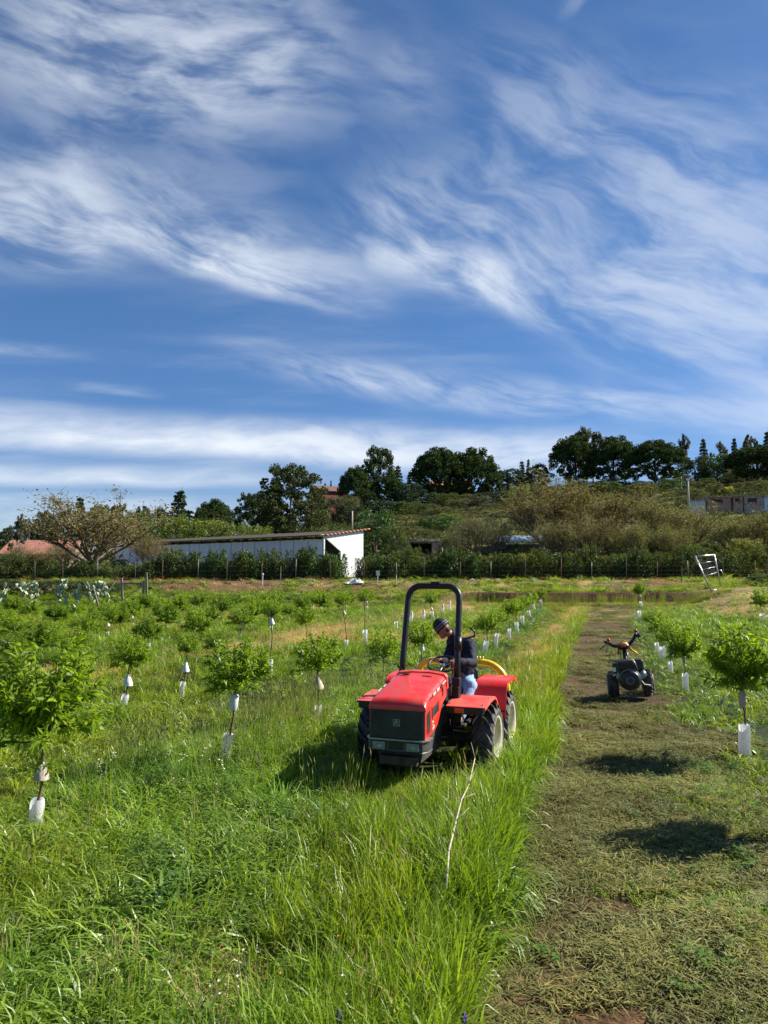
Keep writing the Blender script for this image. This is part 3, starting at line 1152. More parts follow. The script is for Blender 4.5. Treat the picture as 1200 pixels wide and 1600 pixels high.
def T_round(seed):
    r_ = np.random.default_rng(seed)
    cent, rad = [], []
    for _ in range(250):
        z = r_.uniform(.10, .98)
        prof = 0.47 * (math.sin(PI * min(1, (z * 0.80 + .14))) ** 0.55) * (1 - 0.20 * max(0, z - .6))
        a = r_.uniform(0, 6.28)
        lob = 1 + .20 * math.sin(3 * a + seed + 5 * z)
        q = prof * lob * r_.random() ** .35
        cent.append((q * math.cos(a), q * math.sin(a), z - .04))
        rad.append(r_.uniform(.040, .080))
    V, F = clumps(cent, rad, 66, .037, .018, seed, .60)
    limbs = [([(0, 0, 0), (.01, .01, .3), (-.01, 0, .6), (0, 0, .93)], .022, .006)]
    for k in range(14):
        a, z0 = r_.uniform(0, 6.28), r_.uniform(.1, .75)
        q = r_.uniform(.2, .4) * (1 - z0 * .5)
        limbs.append(([(0, 0, z0), (q * .5 * math.cos(a), q * .5 * math.sin(a), z0 + .07), (q * math.cos(a), q * math.sin(a), z0 + .12)], .009, .003))
    return mesh_of('crown', V, F, L_PINE2), trunk_mesh('trunk', limbs, BARK)


def T_conifer(seed):
    r_ = np.random.default_rng(seed)
    C_, O_ = [], []
    limbs = [([(0, 0, 0), (0, 0, .5), (.01, 0, 1.0)], .022, .003)]
    nl = 15
    for k in range(nl):
        z0 = .10 + .86 * k / nl
        R0 = .46 * (1 - z0) ** .85 + .03
        for j in range(9 if k < 10 else 6):
            a = j * 6.28 / 9 + r_.uniform(0, .7)
            R_ = R0 * r_.uniform(.7, 1.15)
            m_ = int(14 + 90 * R_)
            t = r_.random(m_) ** .7
            x = R_ * t
            C_.append(np.stack([x * math.cos(a) + r_.normal(0, .012, m_), x * math.sin(a) + r_.normal(0, .012, m_), z0 - .12 * R_ * t + r_.normal(0, .010, m_)], 1))
            O_.append(np.tile([math.cos(a), math.sin(a), -.25], (m_, 1)))
            if k % 2 == 0:
                limbs.append(([(0, 0, z0), (R_ * .9 * math.cos(a), R_ * .9 * math.sin(a), z0 - .1 * R_)], .006, .002))
    V, F = leaf_quads(np.concatenate(C_), .060, .030, out=np.concatenate(O_), seed=seed)
    return mesh_of('crown', V, F, L_CON), trunk_mesh('trunk', limbs, BARK, 5)


def T_euc(seed):
    r_ = np.random.default_rng(seed)
    cent, rad, limbs = [], [], []
    limbs.append(([(0, 0, 0), (.02, 0, .3), (-.02, .02, .6), (.0, 0, .85)], .028, .008))
    for k in range(11):
        a = r_.uniform(0, 6.28)
        z = r_.uniform(.42, .95)
        q = r_.uniform(.10, .38) * (1.15 - abs(z - .68) * 1.4)
        p = (q * math.cos(a), q * math.sin(a), z)
        limbs.append(([(0, 0, z - .25), (p[0] * .6, p[1] * .6, z - .12), p], .012, .004))
        for _ in range(9):
            cent.append((p[0] + r_.normal(0, .05), p[1] + r_.normal(0, .05), z + r_.normal(0, .04)))
            rad.append(r_.uniform(.03, .055))
    V, F = clumps(cent, rad, 46, .044, .020, seed, .9)
    return mesh_of('crown', V, F, L_EUC), trunk_mesh('trunk', limbs, PALEBARK, 5)


def T_bush(seed, m_=None, sparse=False):
    r_ = np.random.default_rng(seed)
    cent, rad = [], []
    for _ in range(60 if sparse else 90):
        a, q = r_.uniform(0, 6.28), r_.random() ** .45 * .40
        z = .06 + .80 * r_.random() ** .8
        q *= math.sqrt(max(.08, 1 - ((z - .32) / .68) ** 2))
        cent.append((q * math.cos(a) * (1 + .15 * math.sin(2 * a)), q * math.sin(a), z))
        rad.append(r_.uniform(.05, .11))
    V, F = clumps(cent, rad, 62, .040, .020, seed, .9)
    limbs = [([(0, 0, 0), (.02 * k - .04, .03 * math.sin(k * 2), .3), (.10 * math.cos(k * 1.7), .10 * math.sin(k * 1.7), .7)], .014, .004) for k in range(5)]
    return mesh_of('crown', V, F, m_ or L_BUSH), trunk_mesh('trunk', limbs, BARK, 5)


def T_bare(seed, spread=0.62, leafy=5200, levels=4, n1=8):
    """leafless spreading tree with fine twigs and small coloured buds"""
    r_ = random.Random(seed)
    b = MB()
    tips = []

    def grow(p, d, L_, rad, lv):
        pts = [p]
        q = Vector(p)
        dd = Vector(d)
        for i in range(4):
            dd = (dd + Vector((r_.uniform(-.2, .2), r_.uniform(-.2, .2), r_.uniform(-.02, .22)))).normalized()
            q = q + dd * L_ / 4
            pts.append(q.copy())
            if lv >= 2:
                tips.append((q.copy(), dd.copy()))
        b.tube(pts, [max(rad, .0011) * (1 - .5 * i / 4) for i in range(5)], 6 if lv < 2 else 3, cap=False)
        if lv >= levels:
            return
        for k in range({0: n1, 1: 6, 2: 5, 3: 4}.get(lv, 3)):
            t = r_.uniform(.3, 1.0)
            i = min(3, int(t * 4))
            bp = pts[i].lerp(pts[i + 1], t * 4 - i) if i < 4 else pts[-1]
            ax = Vector((r_.gauss(0, 1), r_.gauss(0, 1), r_.gauss(.45, .6))).normalized()
            nd = (dd * .75 + ax * .85).normalized()
            grow(bp, nd, L_ * r_.uniform(.5, .78), rad * .46, lv + 1)
    b.tube([(0, 0, -.02), (.01, 0, .08), (0, .01, .17)], [.036, .028, .026], 8)
    for k in range(n1 - 1):
        a = k * 6.28 / (n1 - 1) + r_.uniform(-.4, .4)
        grow(Vector((0, 0, .15)), Vector((math.cos(a) * spread, math.sin(a) * spread, r_.uniform(.35, 1.3))).normalized(), r_.uniform(.28, .40), .012, 1)
    tr = b.mesh('trunk', GREYBARK, True)
    pts = [t[0] for t in tips]
    nr = np.random.default_rng(seed)
    idx = nr.integers(0, len(pts), leafy)
    C_ = np.array([pts[i] for i in idx]) + nr.normal(0, .016, (leafy, 3))
    V, F = leaf_quads(C_, .019, .011, seed=seed)
    return mesh_of('crown', V, F, L_BRONZE), tr


def T_hedge(seed):
    """upright leafy hedge plant with shoots sticking out of the top"""
    r_ = np.random.default_rng(seed)
    C_, O_ = [], []
    for k in range(26):
        a, q = r_.uniform(0, 6.28), r_.random() ** .6 * .36
        x0, y0 = q * math.cos(a), q * math.sin(a)
        h = r_.uniform(.62, 1.0) if k < 18 else r_.uniform(.35, .6)
        m_ = int(150 * h)
        z = r_.uniform(.04, h, m_)
        s_ = .10 * (1 - .75 * (z / h) ** 3)
        C_.append(np.stack([x0 * (1 + .3 * z) + r_.normal(0, 1, m_) * s_, y0 * (1 + .3 * z) + r_.normal(0, 1, m_) * s_, z], 1))
        O_.append(np.tile([x0, y0, .8], (m_, 1)))
    V, F = leaf_quads(np.concatenate(C_), .085, .034, out=np.concatenate(O_), seed=seed)
    limbs = [([(.05 * math.cos(k * 2), .05 * math.sin(k * 2), 0), (.12 * math.cos(k * 2), .12 * math.sin(k * 2), .4), (.2 * math.cos(k * 2), .2 * math.sin(k * 2), .8)], .016, .005) for k in range(4)]
    return mesh_of('crown', V, F, L_HEDGE), trunk_mesh('trunk', limbs, BARK, 5)


def T_peach(seed, nshoot=34, per=34, low=0.0, bare=0.2):
    """crown of a young peach tree, unit size, centred on the origin"""
    r_ = np.random.default_rng(seed)
    b = MB()
    C_, O_ = [], []
    for k in range(nshoot):
        a = k * 2.4 + r_.uniform(-.3, .3)
        el_ = r_.uniform(-.05, 1.45) if k > nshoot * .3 else r_.uniform(-.2, .7)
        R_ = r_.uniform(.40, .56) * (1 - 0.10 * math.sin(el_)) 
        p0 = np.array([0, 0, -.42 + .2 * r_.random()])
        tip = np.array([R_ * math.cos(a) * math.cos(el_ * .8), R_ * math.sin(a) * math.cos(el_ * .8), -.22 + .70 * math.sin(el_) + r_.normal(0, .04)])
        mid = (p0 + tip) / 2 + np.array([math.cos(a), math.sin(a), 0]) * .06
        t = np.linspace(0, 1, 6)[:, None]
        c = (1 - t) ** 2 * p0 + 2 * t * (1 - t) * mid + t ** 2 * tip
        b.tube([tuple(q) for q in c], [.011, .009, .007, .006, .004, .003], 4, cap=False)
        tt = (bare + (1.02 - bare) * r_.random(per) ** .8)[:, None]
        cc = (1 - tt) ** 2 * p0 + 2 * tt * (1 - tt) * mid + tt ** 2 * tip
        dirr = (tip - mid) / np.linalg.norm(tip - mid)
        C_.append(cc + r_.normal(0, .020, (per, 3)))
        O_.append(np.tile(dirr * .55 + np.array([math.cos(a), math.sin(a), 0]) * .3, (per, 1)))
    V, F = leaf_quads(np.concatenate(C_), .115, .027, out=np.concatenate(O_), droop=.28, seed=seed, bent=True, up=1.5)
    return mesh_of('crown', V, F, L_PEACH), b.mesh('branches', BARK, True)


def norm(pair):
    """scale crown and trunk together so the crown is about 1 wide and 1 high"""
    c, t = pair
    co = np.empty(len(c.vertices) * 3)
    c.vertices.foreach_get('co', co)
    co = co.reshape(-1, 3)
    rw = np.percentile(np.abs(co[:, :2]), 98.5)
    zt = np.percentile(co[:, 2], 99.6)
    for me in (c, t):
        a = np.empty(len(me.vertices) * 3)
        me.vertices.foreach_get('co', a)
        a = a.reshape(-1, 3) * np.array([.5 / rw, .5 / rw, 1 / zt])
        me.vertices.foreach_set('co', a.ravel())
        me.update()
    return pair


KINDS = {
    'umbrella': [T_umbrella(s) for s in (1, 2, 3)],
    'round': [T_round(s) for s in (11, 12, 13)],
    'conifer': [T_conifer(s) for s in (21, 22)],
    'euc': [T_euc(s) for s in (31, 32, 33)],
    'bush': [T_bush(s) for s in (41, 42, 43)],
    'bare': [T_bare(s) for s in (51, 52, 53)],
    'hedge': [T_hedge(s) for s in (61, 62, 63, 64)],
}
for kk_ in KINDS:
    KINDS[kk_] = [norm(p_) for p_ in KINDS[kk_]]
tk = [0]


def tree(kind, name, px, ytop, wpx, depth, label, cat='tree', group=None, leaf=None, bark=None, sink=0.0, zb=None, deep=1.0):
    """a tree that stands on the terrain at the given distance; its top reaches the height seen at (px, ytop)"""
    tk[0] += 1
    top = P(px, ytop, depth)
    z0 = (gz1(top.x, depth) if zb is None else zb) - sink
    h = max(top.z - z0, 0.8)
    w_ = wpx / 1200 * depth
    cm, tm = KINDS[kind][tk[0] % len(KINDS[kind])]
    rz = (tk[0] * 2.399) % 6.283
    r = empty(name, (top.x, depth, z0), rz, label, cat, group)
    sc_ = (w_, w_ * deep, h)
    c = put('crown', cm, r, scale=sc_)
    t = put('trunk', tm, r, scale=sc_)
    if leaf:
        mat_slot(c, leaf)
    if bark:
        mat_slot(t, bark)
    return r


# ---------------------------------------------------------------- skyline and hill
UM, RP, CF, EU, BU, BA = 'umbrella', 'round', 'conifer', 'euc', 'bush', 'bare'
tree(RP, 'pine_tree', 455, 729, 112, 150, 'big broad dark pine standing alone behind the long white shed', sink=.5)
tree(RP, 'pine_tree', 392, 772, 60, 158, 'dark low pine joined to the left flank of the big broad pine', leaf=L_PINE)
tree(RP, 'pine_tree', 422, 765, 46, 163, 'dark pine filling the gap just left of the big broad pine', leaf=L_PINE)
tree(RP, 'pine_tree', 494, 768, 36, 165, 'small dark pine at the right shoulder of the big broad pine', leaf=L_PINE2)
tree(RP, 'pine_tree', 592, 700, 66, 212, 'tall ragged pine rising beside the red house on the skyline', leaf=L_PINE)
tree(UM, 'stone_pine', 556, 731, 52, 206, 'lower rounded dark pine between the red house and the tall ragged pine')
tree(UM, 'stone_pine', 686, 702, 82, 214, 'left half of the twin stone pines in front of the orange house')
tree(UM, 'stone_pine', 737, 702, 78, 217, 'right half of the twin stone pines beside the orange house')
for px, yt, wd, dp, lb in [
        (508, 756, 9, 235, 'small pointed conifer just left of the red house roof'),
        (517, 752, 9, 238, 'tiny dark spire conifer standing behind the red house roof'),
        (284, 768, 62, 190, 'layered cedar alone against the sky above the light green thicket'),
        (125, 779, 40, 130, 'dark conifer behind the crown of the bare spreading tree'),
        (622, 729, 26, 222, 'pointed conifer between the tall ragged pine and the twin stone pines'),
        (641, 738, 24, 224, 'dark conifer tucked against the left side of the twin stone pines'),
        (815, 722, 22, 226, 'pointed dark conifer on the skyline left of the eucalyptus clump'),
        (826, 719, 18, 229, 'second pointed conifer on the skyline left of the eucalyptus clump'),
        (1098, 687, 24, 236, 'dense dark conifer between two eucalyptus trees on the right skyline'),
        (1147, 686, 20, 238, 'thin spire conifer between two pale eucalyptus trees on the right skyline'),
        (1199, 676, 26, 238, 'tall conifer cut by the right edge of the photo on the skyline')]:
    tree(CF, 'conifer_tree', px, yt, wd, dp, lb, group='conifers on the skyline')
tree(RP, 'pine_tree', 608, 746, 60, 205, 'dark evergreen below the tall ragged pine on the slope', leaf=L_PINE)
tree(RP, 'pine_tree', 640, 756, 52, 200, 'dark evergreen at the foot of the left stone pine', leaf=L_CON)
tree(RP, 'pine_tree', 566, 764, 46, 198, 'dark evergreen in front of the red house garden', leaf=L_PINE)
tree(RP, 'pine_tree', 775, 735, 40, 218, 'dark evergreen just right of the twin stone pines', leaf=L_PINE)
tree(RP, 'pine_tree', 800, 733, 40, 220, 'dark evergreen below the two small spires on the skyline', leaf=L_PINE)
tree(RP, 'pine_tree', 842, 726, 42, 221, 'dark evergreen at the left foot of the eucalyptus clump', leaf=L_PINE)
tree(UM, 'stone_pine', 335, 782, 58, 178, 'low wide stone pine left of the big pine with a brownish underside')
tree(EU, 'eucalyptus_tree', 926, 667, 50, 222, 'tallest eucalyptus on the skyline among the dark stone pines')
tree(EU, 'eucalyptus_tree', 903, 676, 36, 224, 'eucalyptus leaning left of the tallest eucalyptus')
tree(UM, 'stone_pine', 898, 682, 72, 216, 'dark stone pine at the left end of the ridge clump')
tree(UM, 'stone_pine', 958, 684, 76, 214, 'dark stone pine in the middle of the ridge clump')
tree(UM, 'stone_pine', 1022, 690, 92, 200, 'broad flat stone pine with three bare leaning trunks on the ridge')
tree(EU, 'eucalyptus_tree', 1072, 680, 32, 234, 'pale eucalyptus just right of the broad flat stone pine')
tree(EU, 'eucalyptus_tree', 1124, 692, 26, 236, 'small pale eucalyptus between the two conifers on the right skyline')
tree(EU, 'eucalyptus_tree', 1171, 680, 28, 236, 'pale round eucalyptus above the dark pine at the right edge')
tree(UM, 'stone_pine', 1182, 697, 92, 190, 'dark stone pine above the tin shacks near the right edge')
tree(UM, 'stone_pine', 1236, 692, 80, 188, 'dark stone pine running out of the photo at the right edge')
for px, yt, wd, dp, lb, lf in [
        (700, 771, 46, 205, 'dark shrub in front of the orange house under the twin stone pines', L_BUSH),
        (735, 772, 46, 204, 'olive shrub right of the orange house under the twin stone pines', L_OLIVE),
        (668, 770, 40, 203, 'dark shrub left of the orange house', L_CON),
        (520, 778, 46, 190, 'dark green tree below the red house', L_CON),
        (545, 776, 40, 188, 'olive tree below the red house', L_OLIVE),
        (500, 790, 40, 180, 'olive tree left below the red house', L_OLIVE),
        (770, 768, 56, 196, 'dark shrub on the ridge right of the twin stone pines', L_CON),
        (810, 764, 56, 198, 'dark shrub on the ridge under the two small spires', L_CON),
        (850, 760, 56, 199, 'dark shrub on the ridge left of the clump of stone pines', L_BUSH),
        (915, 752, 56, 205, 'dark undergrowth beneath the tallest eucalyptus', L_CON),
        (985, 752, 60, 205, 'dark undergrowth between the ridge stone pines', L_CON),
        (1045, 750, 50, 206, 'dark undergrowth right of the broad flat stone pine', L_CON),
        (600, 782, 56, 190, 'dark undergrowth below the tall ragged pine', L_CON),
        (640, 784, 50, 190, 'dull green undergrowth on the slope left of the orange house', L_BUSH),
        (560, 790, 50, 180, 'dark undergrowth below the rounded pine', L_CON),
        (1000, 756, 60, 180, 'olive bush at the feet of the ridge pines', L_OLIVE),
        (950, 754, 60, 182, 'dull green bush below the ridge clump', L_BUSH),
        (900, 750, 50, 184, 'dark bush below the left end of the ridge clump', L_CON),
        (1088, 716, 62, 225, 'dark green hedge mass below the eucalyptus on the right skyline', L_CON),
        (1120, 711, 60, 226, 'yellow green rounded tree above the dark hedge mass on the right skyline', L_GREEN),
        (1150, 719, 60, 224, 'dark green hedge mass left of the pine at the right edge', L_CON),
        (1050, 748, 46, 175, 'dark green bush right of the bare leaning pine trunks', L_GREEN),
        (585, 797, 74, 78, 'dense bright green round tree behind the open end of the shed', L_GREEN),
        (556, 815, 40, 82, 'dark green tree directly behind the corner of the shed', L_GREEN),
        (616, 822, 44, 76, 'green tree with yellowish top right of the shed', L_BUSH),
        (690, 806, 64, 118, 'light green bush in the middle of the slope', L_GREEN),
        (812, 756, 46, 160, 'yellow green bush on the upper slope under the ridge clump', L_LIME),
        (270, 806, 92, 105, 'large light green thicket left of the cedar above the shed roof', L_LIME),
        (325, 812, 78, 102, 'middle part of the light green thicket above the shed roof', L_LIME),
        (372, 816, 60, 100, 'right part of the light green thicket above the shed roof', L_LIME),
        (408, 822, 44, 98, 'low light green bush at the right end of the thicket above the shed roof', L_LIME),
        (225, 800, 60, 120, 'mid green tree above the left end of the shed roof', L_GREEN)]:
    tree(BU, 'leafy_tree', px, yt, wd, dp, lb, group='leafy trees on the slope', leaf=lf)
for px, yt, wd, dp, lb in [(50, 812, 46, 150, 'dark round tree far behind the tiled roof at the left'), (22, 822, 40, 152, 'dark tree at the far left skyline'),
                           (72, 800, 40, 148, 'brownish dark tree behind the right end of the tiled roof'),
                           (100, 802, 44, 146, 'dark tree behind the left half of the bare spreading tree'),
                           (155, 790, 48, 140, 'dark round tree behind the middle of the bare spreading tree'),
                           (186, 790, 44, 142, 'dark round tree behind the right half of the bare spreading tree'),
                           (225, 792, 30, 160, 'small dark tree right of the bare spreading tree crown'), (250, 794, 30, 165, 'small dark tree left of the cedar'),
                           (5, 830, 40, 140, 'dark tree cut by the left edge of the photo'), (315, 795, 30, 170, 'dark tree right of the cedar')]:
    tree(RP, 'pine_tree', px, yt, wd, dp, lb, group='dark trees on the left skyline', leaf=L_PINE if px % 2 else L_CON)

# bare and budding trees
tree(BA, 'walnut_tree', 148, 772, 225, 61, 'large bare spreading tree with bronze buds left of the white shed', bark=GREYBARK)
for px, yt, wd, dp, lb, lf in [
        (895, 735, 170, 84, 'largest bare brown tree in the middle of the thicket on the slope', L_BRONZE),
        (845, 762, 110, 80, 'bare brown tree at the left side of the thicket', L_BRONZE),
        (960, 760, 120, 86, 'bare brown tree right of the largest one in the thicket', L_BRONZE),
        (1020, 775, 110, 82, 'budding tree with mustard leaves in the right half of the thicket', L_MUST),
        (1080, 785, 100, 78, 'mustard coloured budding tree below the tin shacks', L_MUST),
        (1140, 800, 90, 74, 'mustard coloured budding tree right of the leaning gate', L_MUST),
        (1190, 795, 90, 72, 'mustard coloured budding tree at the right edge', L_MUST),
        (740, 803, 74, 75, 'thin pale bare tree above the hedge right of the ruined hut', L_OLIVE),
        (775, 812, 60, 78, 'thin bare tree with greenish haze of buds beside the blue grey sheet roof', L_OLIVE),
        (700, 826, 50, 72, 'small bare tree right of the pink walled hut', L_OLIVE),
        (925, 800, 90, 70, 'bare tree with light stems directly behind the hedge', L_BRONZE),
        (870, 808, 80, 70, 'low bare tree in front of the blue grey sheet roof', L_MUST),
        (985, 812, 80, 68, 'low budding tree behind the hedge left of the gate', L_MUST),
        (1052, 815, 70, 67, 'low budding tree behind the hedge just left of the leaning gate', L_MUST),
        (105, 842, 60, 68, 'bare brown shrub hiding the right end of the tiled roof house', L_OLIVE),
        (20, 850, 60, 66, 'bare brown shrub at the left edge by the tiled roof house', L_OLIVE),
        (60, 856, 60, 64, 'bare brown shrub in front of the tiled roof house', L_BRONZE),
        (232, 826, 70, 63, 'bronze budding shrub over the left end of the shed wall', L_BRONZE),
        (348, 805, 34, 150, 'bare brown tree beneath the low wide stone pine', L_BRONZE)]:
    tree(BA, 'budding_tree', px, yt, wd, dp, lb, group='bare and budding trees', leaf=lf)

# bushes across the slope, each a thing of its own
r_ = random.Random(9)
spots = []
for i in range(900):
    px = r_.uniform(395, 1230)
    dp = r_.uniform(70, 212)
    x = (px - 600) / 1200 * dp
    z = gz1(x, dp)
    py = 880 - (z - CAMZ) / dp * 1200
    if any((a - px) ** 2 + ((b - py) * 1.6) ** 2 < 15 ** 2 for a, b in spots) or (1070 < px < 1205 and 95 < dp < 135) or (480 < px < 560 and dp < 75) or (610 < px < 700 and dp < 92) or (760 < px < 850 and 70 < dp < 100):
        continue
    spots.append((px, py))
    wd = r_.uniform(16, 38)
    k = r_.random()
    lf, nm = ((L_OLIVE, 'olive brown') if k < .46 else (L_BUSH, 'dull green') if k < .80 else (L_LIME, 'yellow green') if k < .87 else (L_EUC, 'grey green'))
    anc = ('behind the shed roof' if px < 500 else 'below the red house' if px < 580 else 'left of the orange house' if px < 660 else 'below the orange house' if px < 740 else 'above the blue grey roof' if px < 830 else
           'round the largest bare tree' if px < 930 else 'below the ridge pines' if px < 1040 else 'left of the tin shacks' if px < 1090 else 'by the tin shacks' if px < 1180 else 'at the right edge')
    hgt = 'high on the hillside' if dp > 165 else 'half way up the hillside' if dp > 115 else 'low on the hillside'
    sz_ = 'small' if wd < 23 else 'large' if wd > 31 else 'middling'
    tree(BU, 'scrub_bush', px, py - wd * r_.uniform(.35, .65), wd * 1.2, dp, sz_ + ' ' + nm + ' scrub bush ' + hgt + ' ' + anc, 'bush', nm + ' scrub bushes on the hillside', leaf=lf)
for px, py in ((1138, 768), (1131, 773), (1143, 776)):
    tree(BU, 'broom_bush', px, py - 8, 16, 150, {1138: 'middle', 1131: 'left', 1143: 'right'}[px] + ' one of three bushes in bright yellow flower above the tin shacks', 'bush', 'yellow flowering bushes', leaf=L_YELL)

# small scrub: one mass
BV, BF = leaf_quads(np.random.default_rng(4).normal(0, .28, (120, 3)) * [1, 1, .6] + [0, 0, .35], .22, .10, seed=5)
BV2, BF2 = leaf_quads(np.random.default_rng(6).normal(0, .30, (100, 3)) * [1, 1, .9] + [0, 0, .45], .26, .08, seed=7)
SC1 = foliage('low_scrub', (0.110, 0.112, 0.044), (0.230, 0.215, 0.090), 0.2, 0.9, tint=True, spec=.08)
SC2 = foliage('low_scrub_green', (0.050, 0.070, 0.022), (0.100, 0.120, 0.040), 0.2, 0.9, tint=True, spec=.08)
r_ = np.random.default_rng(301)
n = 9000
y = 62 + 160 * r_.random(n) ** 0.8
x = r_.uniform(-0.62, 0.62, n) * y
kk = (fnoise(x, y, 0.06, 93, 3) + 0.25 * r_.random(n)) > 0.40
x, y = x[kk], y[kk]
kk = ~((np.abs(x - 52) < 14) & (np.abs(y - 119) < 7))
x, y = x[kk], y[kk]
n = len(x)
s_ = r_.uniform(.5, 1.5, n)
scatter('hillside_scrub', [([tuple(p) for p in BV], BF, 0), ([tuple(p) for p in BV2], BF2, 1)], [SC1, SC2],
        np.stack([x, y, gz(x, y) - .1], 1), np.stack([r_.normal(0, .1, n), r_.normal(0, .1, n), r_.uniform(0, 6.28, n)], 1),
        np.stack([s_ * 1.5, s_ * 1.5, s_ * r_.uniform(.6, 1.3, n)], 1), (r_.random(n) < .4).astype(int),
        (0.75 + .5 * r_.random(n))[:, None] * np.array([1, 1, 1.0]), label='low olive and brown scrub covering the hillside')

# hedge: each plant a thing
HCNT = {}
ORD = 'first second third fourth fifth sixth seventh eighth ninth tenth eleventh twelfth thirteenth fourteenth fifteenth sixteenth seventeenth eighteenth nineteenth twentieth twenty-first twenty-second twenty-third twenty-fourth twenty-fifth twenty-sixth twenty-seventh twenty-eighth twenty-ninth thirtieth'.split()
r_ = random.Random(21)
px = -20
while px < 1150:
    dp = 57.2 + r_.uniform(-.3, .5)
    left = px < 235
    hk = 0
    yt = (884 if left else 868) + r_.uniform(-10, 8)
    if 240 < px < 545:
        yt = 868 + r_.uniform(-14, 8) + (10 if 495 < px < 535 else 0)
    if px > 600:
        yt = 862 + r_.uniform(-12, 10)
    wd = r_.uniform(30, 42)
    if left:
        lm, dr, seg_ = 0, 'from the left edge of the photo, under the bare spreading tree', 'under the bare spreading tree'
    elif px < 560:
        lm, dr, seg_ = 1, 'along the white shed wall counted from its left end', 'along the white shed'
    elif px < 800:
        lm, dr, seg_ = 2, 'right of the shed gable, below the ruined hut', 'right of the shed'
    else:
        lm, dr, seg_ = 3, 'counted from the blue grey roof towards the leaning gate', 'towards the leaning gate'
    HCNT[lm] = HCNT.get(lm, 0) + 1
    tree('hedge', 'hedge_shrub', px, yt, wd, dp, ORD[HCNT[lm] - 1] + ' hedge shrub ' + dr, 'shrub', 'hedge shrubs ' + seg_, sink=.1,
         leaf=(r_.choice([L_HEDGE, L_HEDGE, L_BUSH, L_GREEN, L_MUST] if px > 800 else [L_HEDGE, L_HEDGE, L_BUSH, L_GREEN])) if not left else L_BUSH)
    px += r_.uniform(14, 20)
    if 540 < px < 561:
        px = 572
for px, yt, wd, dp, lb, lf in [(1165, 842, 60, 60, 'yellow green shrub at the end of the hedge right of the gate', L_MUST), (1195, 850, 50, 58, 'dark shrub at the right edge beyond the gate', L_BUSH),
                               (1075, 850, 60, 59, 'dark shrub behind the leaning gate', L_BUSH), (1110, 848, 50, 60, 'dark leafy shrub right behind the leaning gate', L_HEDGE),
                               (1190, 900, 50, 50, 'low dark green shrub at the right edge on the bank', L_GREEN), (8, 868, 70, 56, 'dark shrub at the left edge by the hedge', L_BUSH)]:
    tree(BU, 'garden_shrub', px, yt, wd, dp, lb, 'shrub', leaf=lf)
for i, (px, yt, wd) in enumerate([(14, 905, 44), (48, 908, 44), (84, 906, 44), (120, 908, 40), (150, 910, 36), (178, 914, 30)]):
    tree(BU, 'dark_undergrowth_bush', px, yt, wd, 49.5, ORD[i] + ' dark low bush from the left edge behind the prickly pears', 'bush', 'dark bushes behind the prickly pears', leaf=L_CON)
# pale trunk with a thin crown at the left edge
t = tree(EU, 'eucalyptus_tree', 27, 804, 34, 70, 'slim pale trunked tree with a small top at the far left')

# ---------------------------------------------------------------- young peach trees
PE = [T_peach(71, 60, 52), T_peach(72, 52, 46), T_peach(73, 46, 42), T_peach(74, 40, 38)]
PE_L = T_peach(75, 14, 26)            # small tuft of shoots low on the stem


def guard_mesh(seed, square):
    r_ = random.Random(seed)
    b = MB()
    n = 4 if square else 10
    vs, fs = [], []
    nz_ = 9
    for i in range(nz_):
        z = i / (nz_ - 1)
        for j in range(n * 2 if square else n):
            nn = n * 2 if square else n
            a = 2 * PI * j / nn + (PI / 4 if square else 0)
            rad = (.5 if not square else (.62 if j % 2 == 0 else .46))
            rad *= 1 + .10 * (r_.random() - .5) + (.06 * math.sin(z * 9 + j) if not square else 0)
            rad *= 1.0 if z < .9 else .93
            vs.append((rad * math.cos(a) + .05 * math.sin(z * 5 + seed), rad * math.sin(a), z + (.02 * (r_.random() - .5) if i in (0, nz_ - 1) else 0)))
    nn = n * 2 if square else n
    for i in range(nz_ - 1):
        for j in range(nn):
            fs.append((i * nn + j, i * nn + (j + 1) % nn, (i + 1) * nn + (j + 1) % nn, (i + 1) * nn + j))
    b.add(vs, fs)
    me = b.mesh('trunk_guard', WHITEP, not square)
    return me


def white_plastic():
    m_ = principled('white_tree_guard_plastic', (0.84, 0.84, 0.82), 0.40, var=0.14, vscale=14, bump=0.5, bscale=18)
    t = m_.node_tree
    tr_ = t.nodes.new('ShaderNodeBsdfTranslucent')
    tr_.inputs[0].default_value = (.86, .86, .83, 1)
    mx = t.nodes.new('ShaderNodeMixShader')
    mx.inputs[0].default_value = .45
    t.links.new(t.nodes['Principled BSDF'].outputs[0], mx.inputs[1])
    t.links.new(tr_.outputs[0], mx.inputs[2])
    t.links.new(mx.outputs[0], t.nodes['Material Output'].inputs[0])
    return m_


WHITEP = white_plastic()
TANCLOTH = principled('weathered_cloth', (0.52, 0.45, 0.34), 0.85, var=0.35, vscale=12, bump=0.7, bscale=14)
WHITECL = principled('white_wrapping', (0.74, 0.74, 0.71), 0.6, var=0.2, vscale=12, bump=0.6, bscale=20)
GUARDS = [guard_mesh(1, False), guard_mesh(2, False), guard_mesh(3, True)]


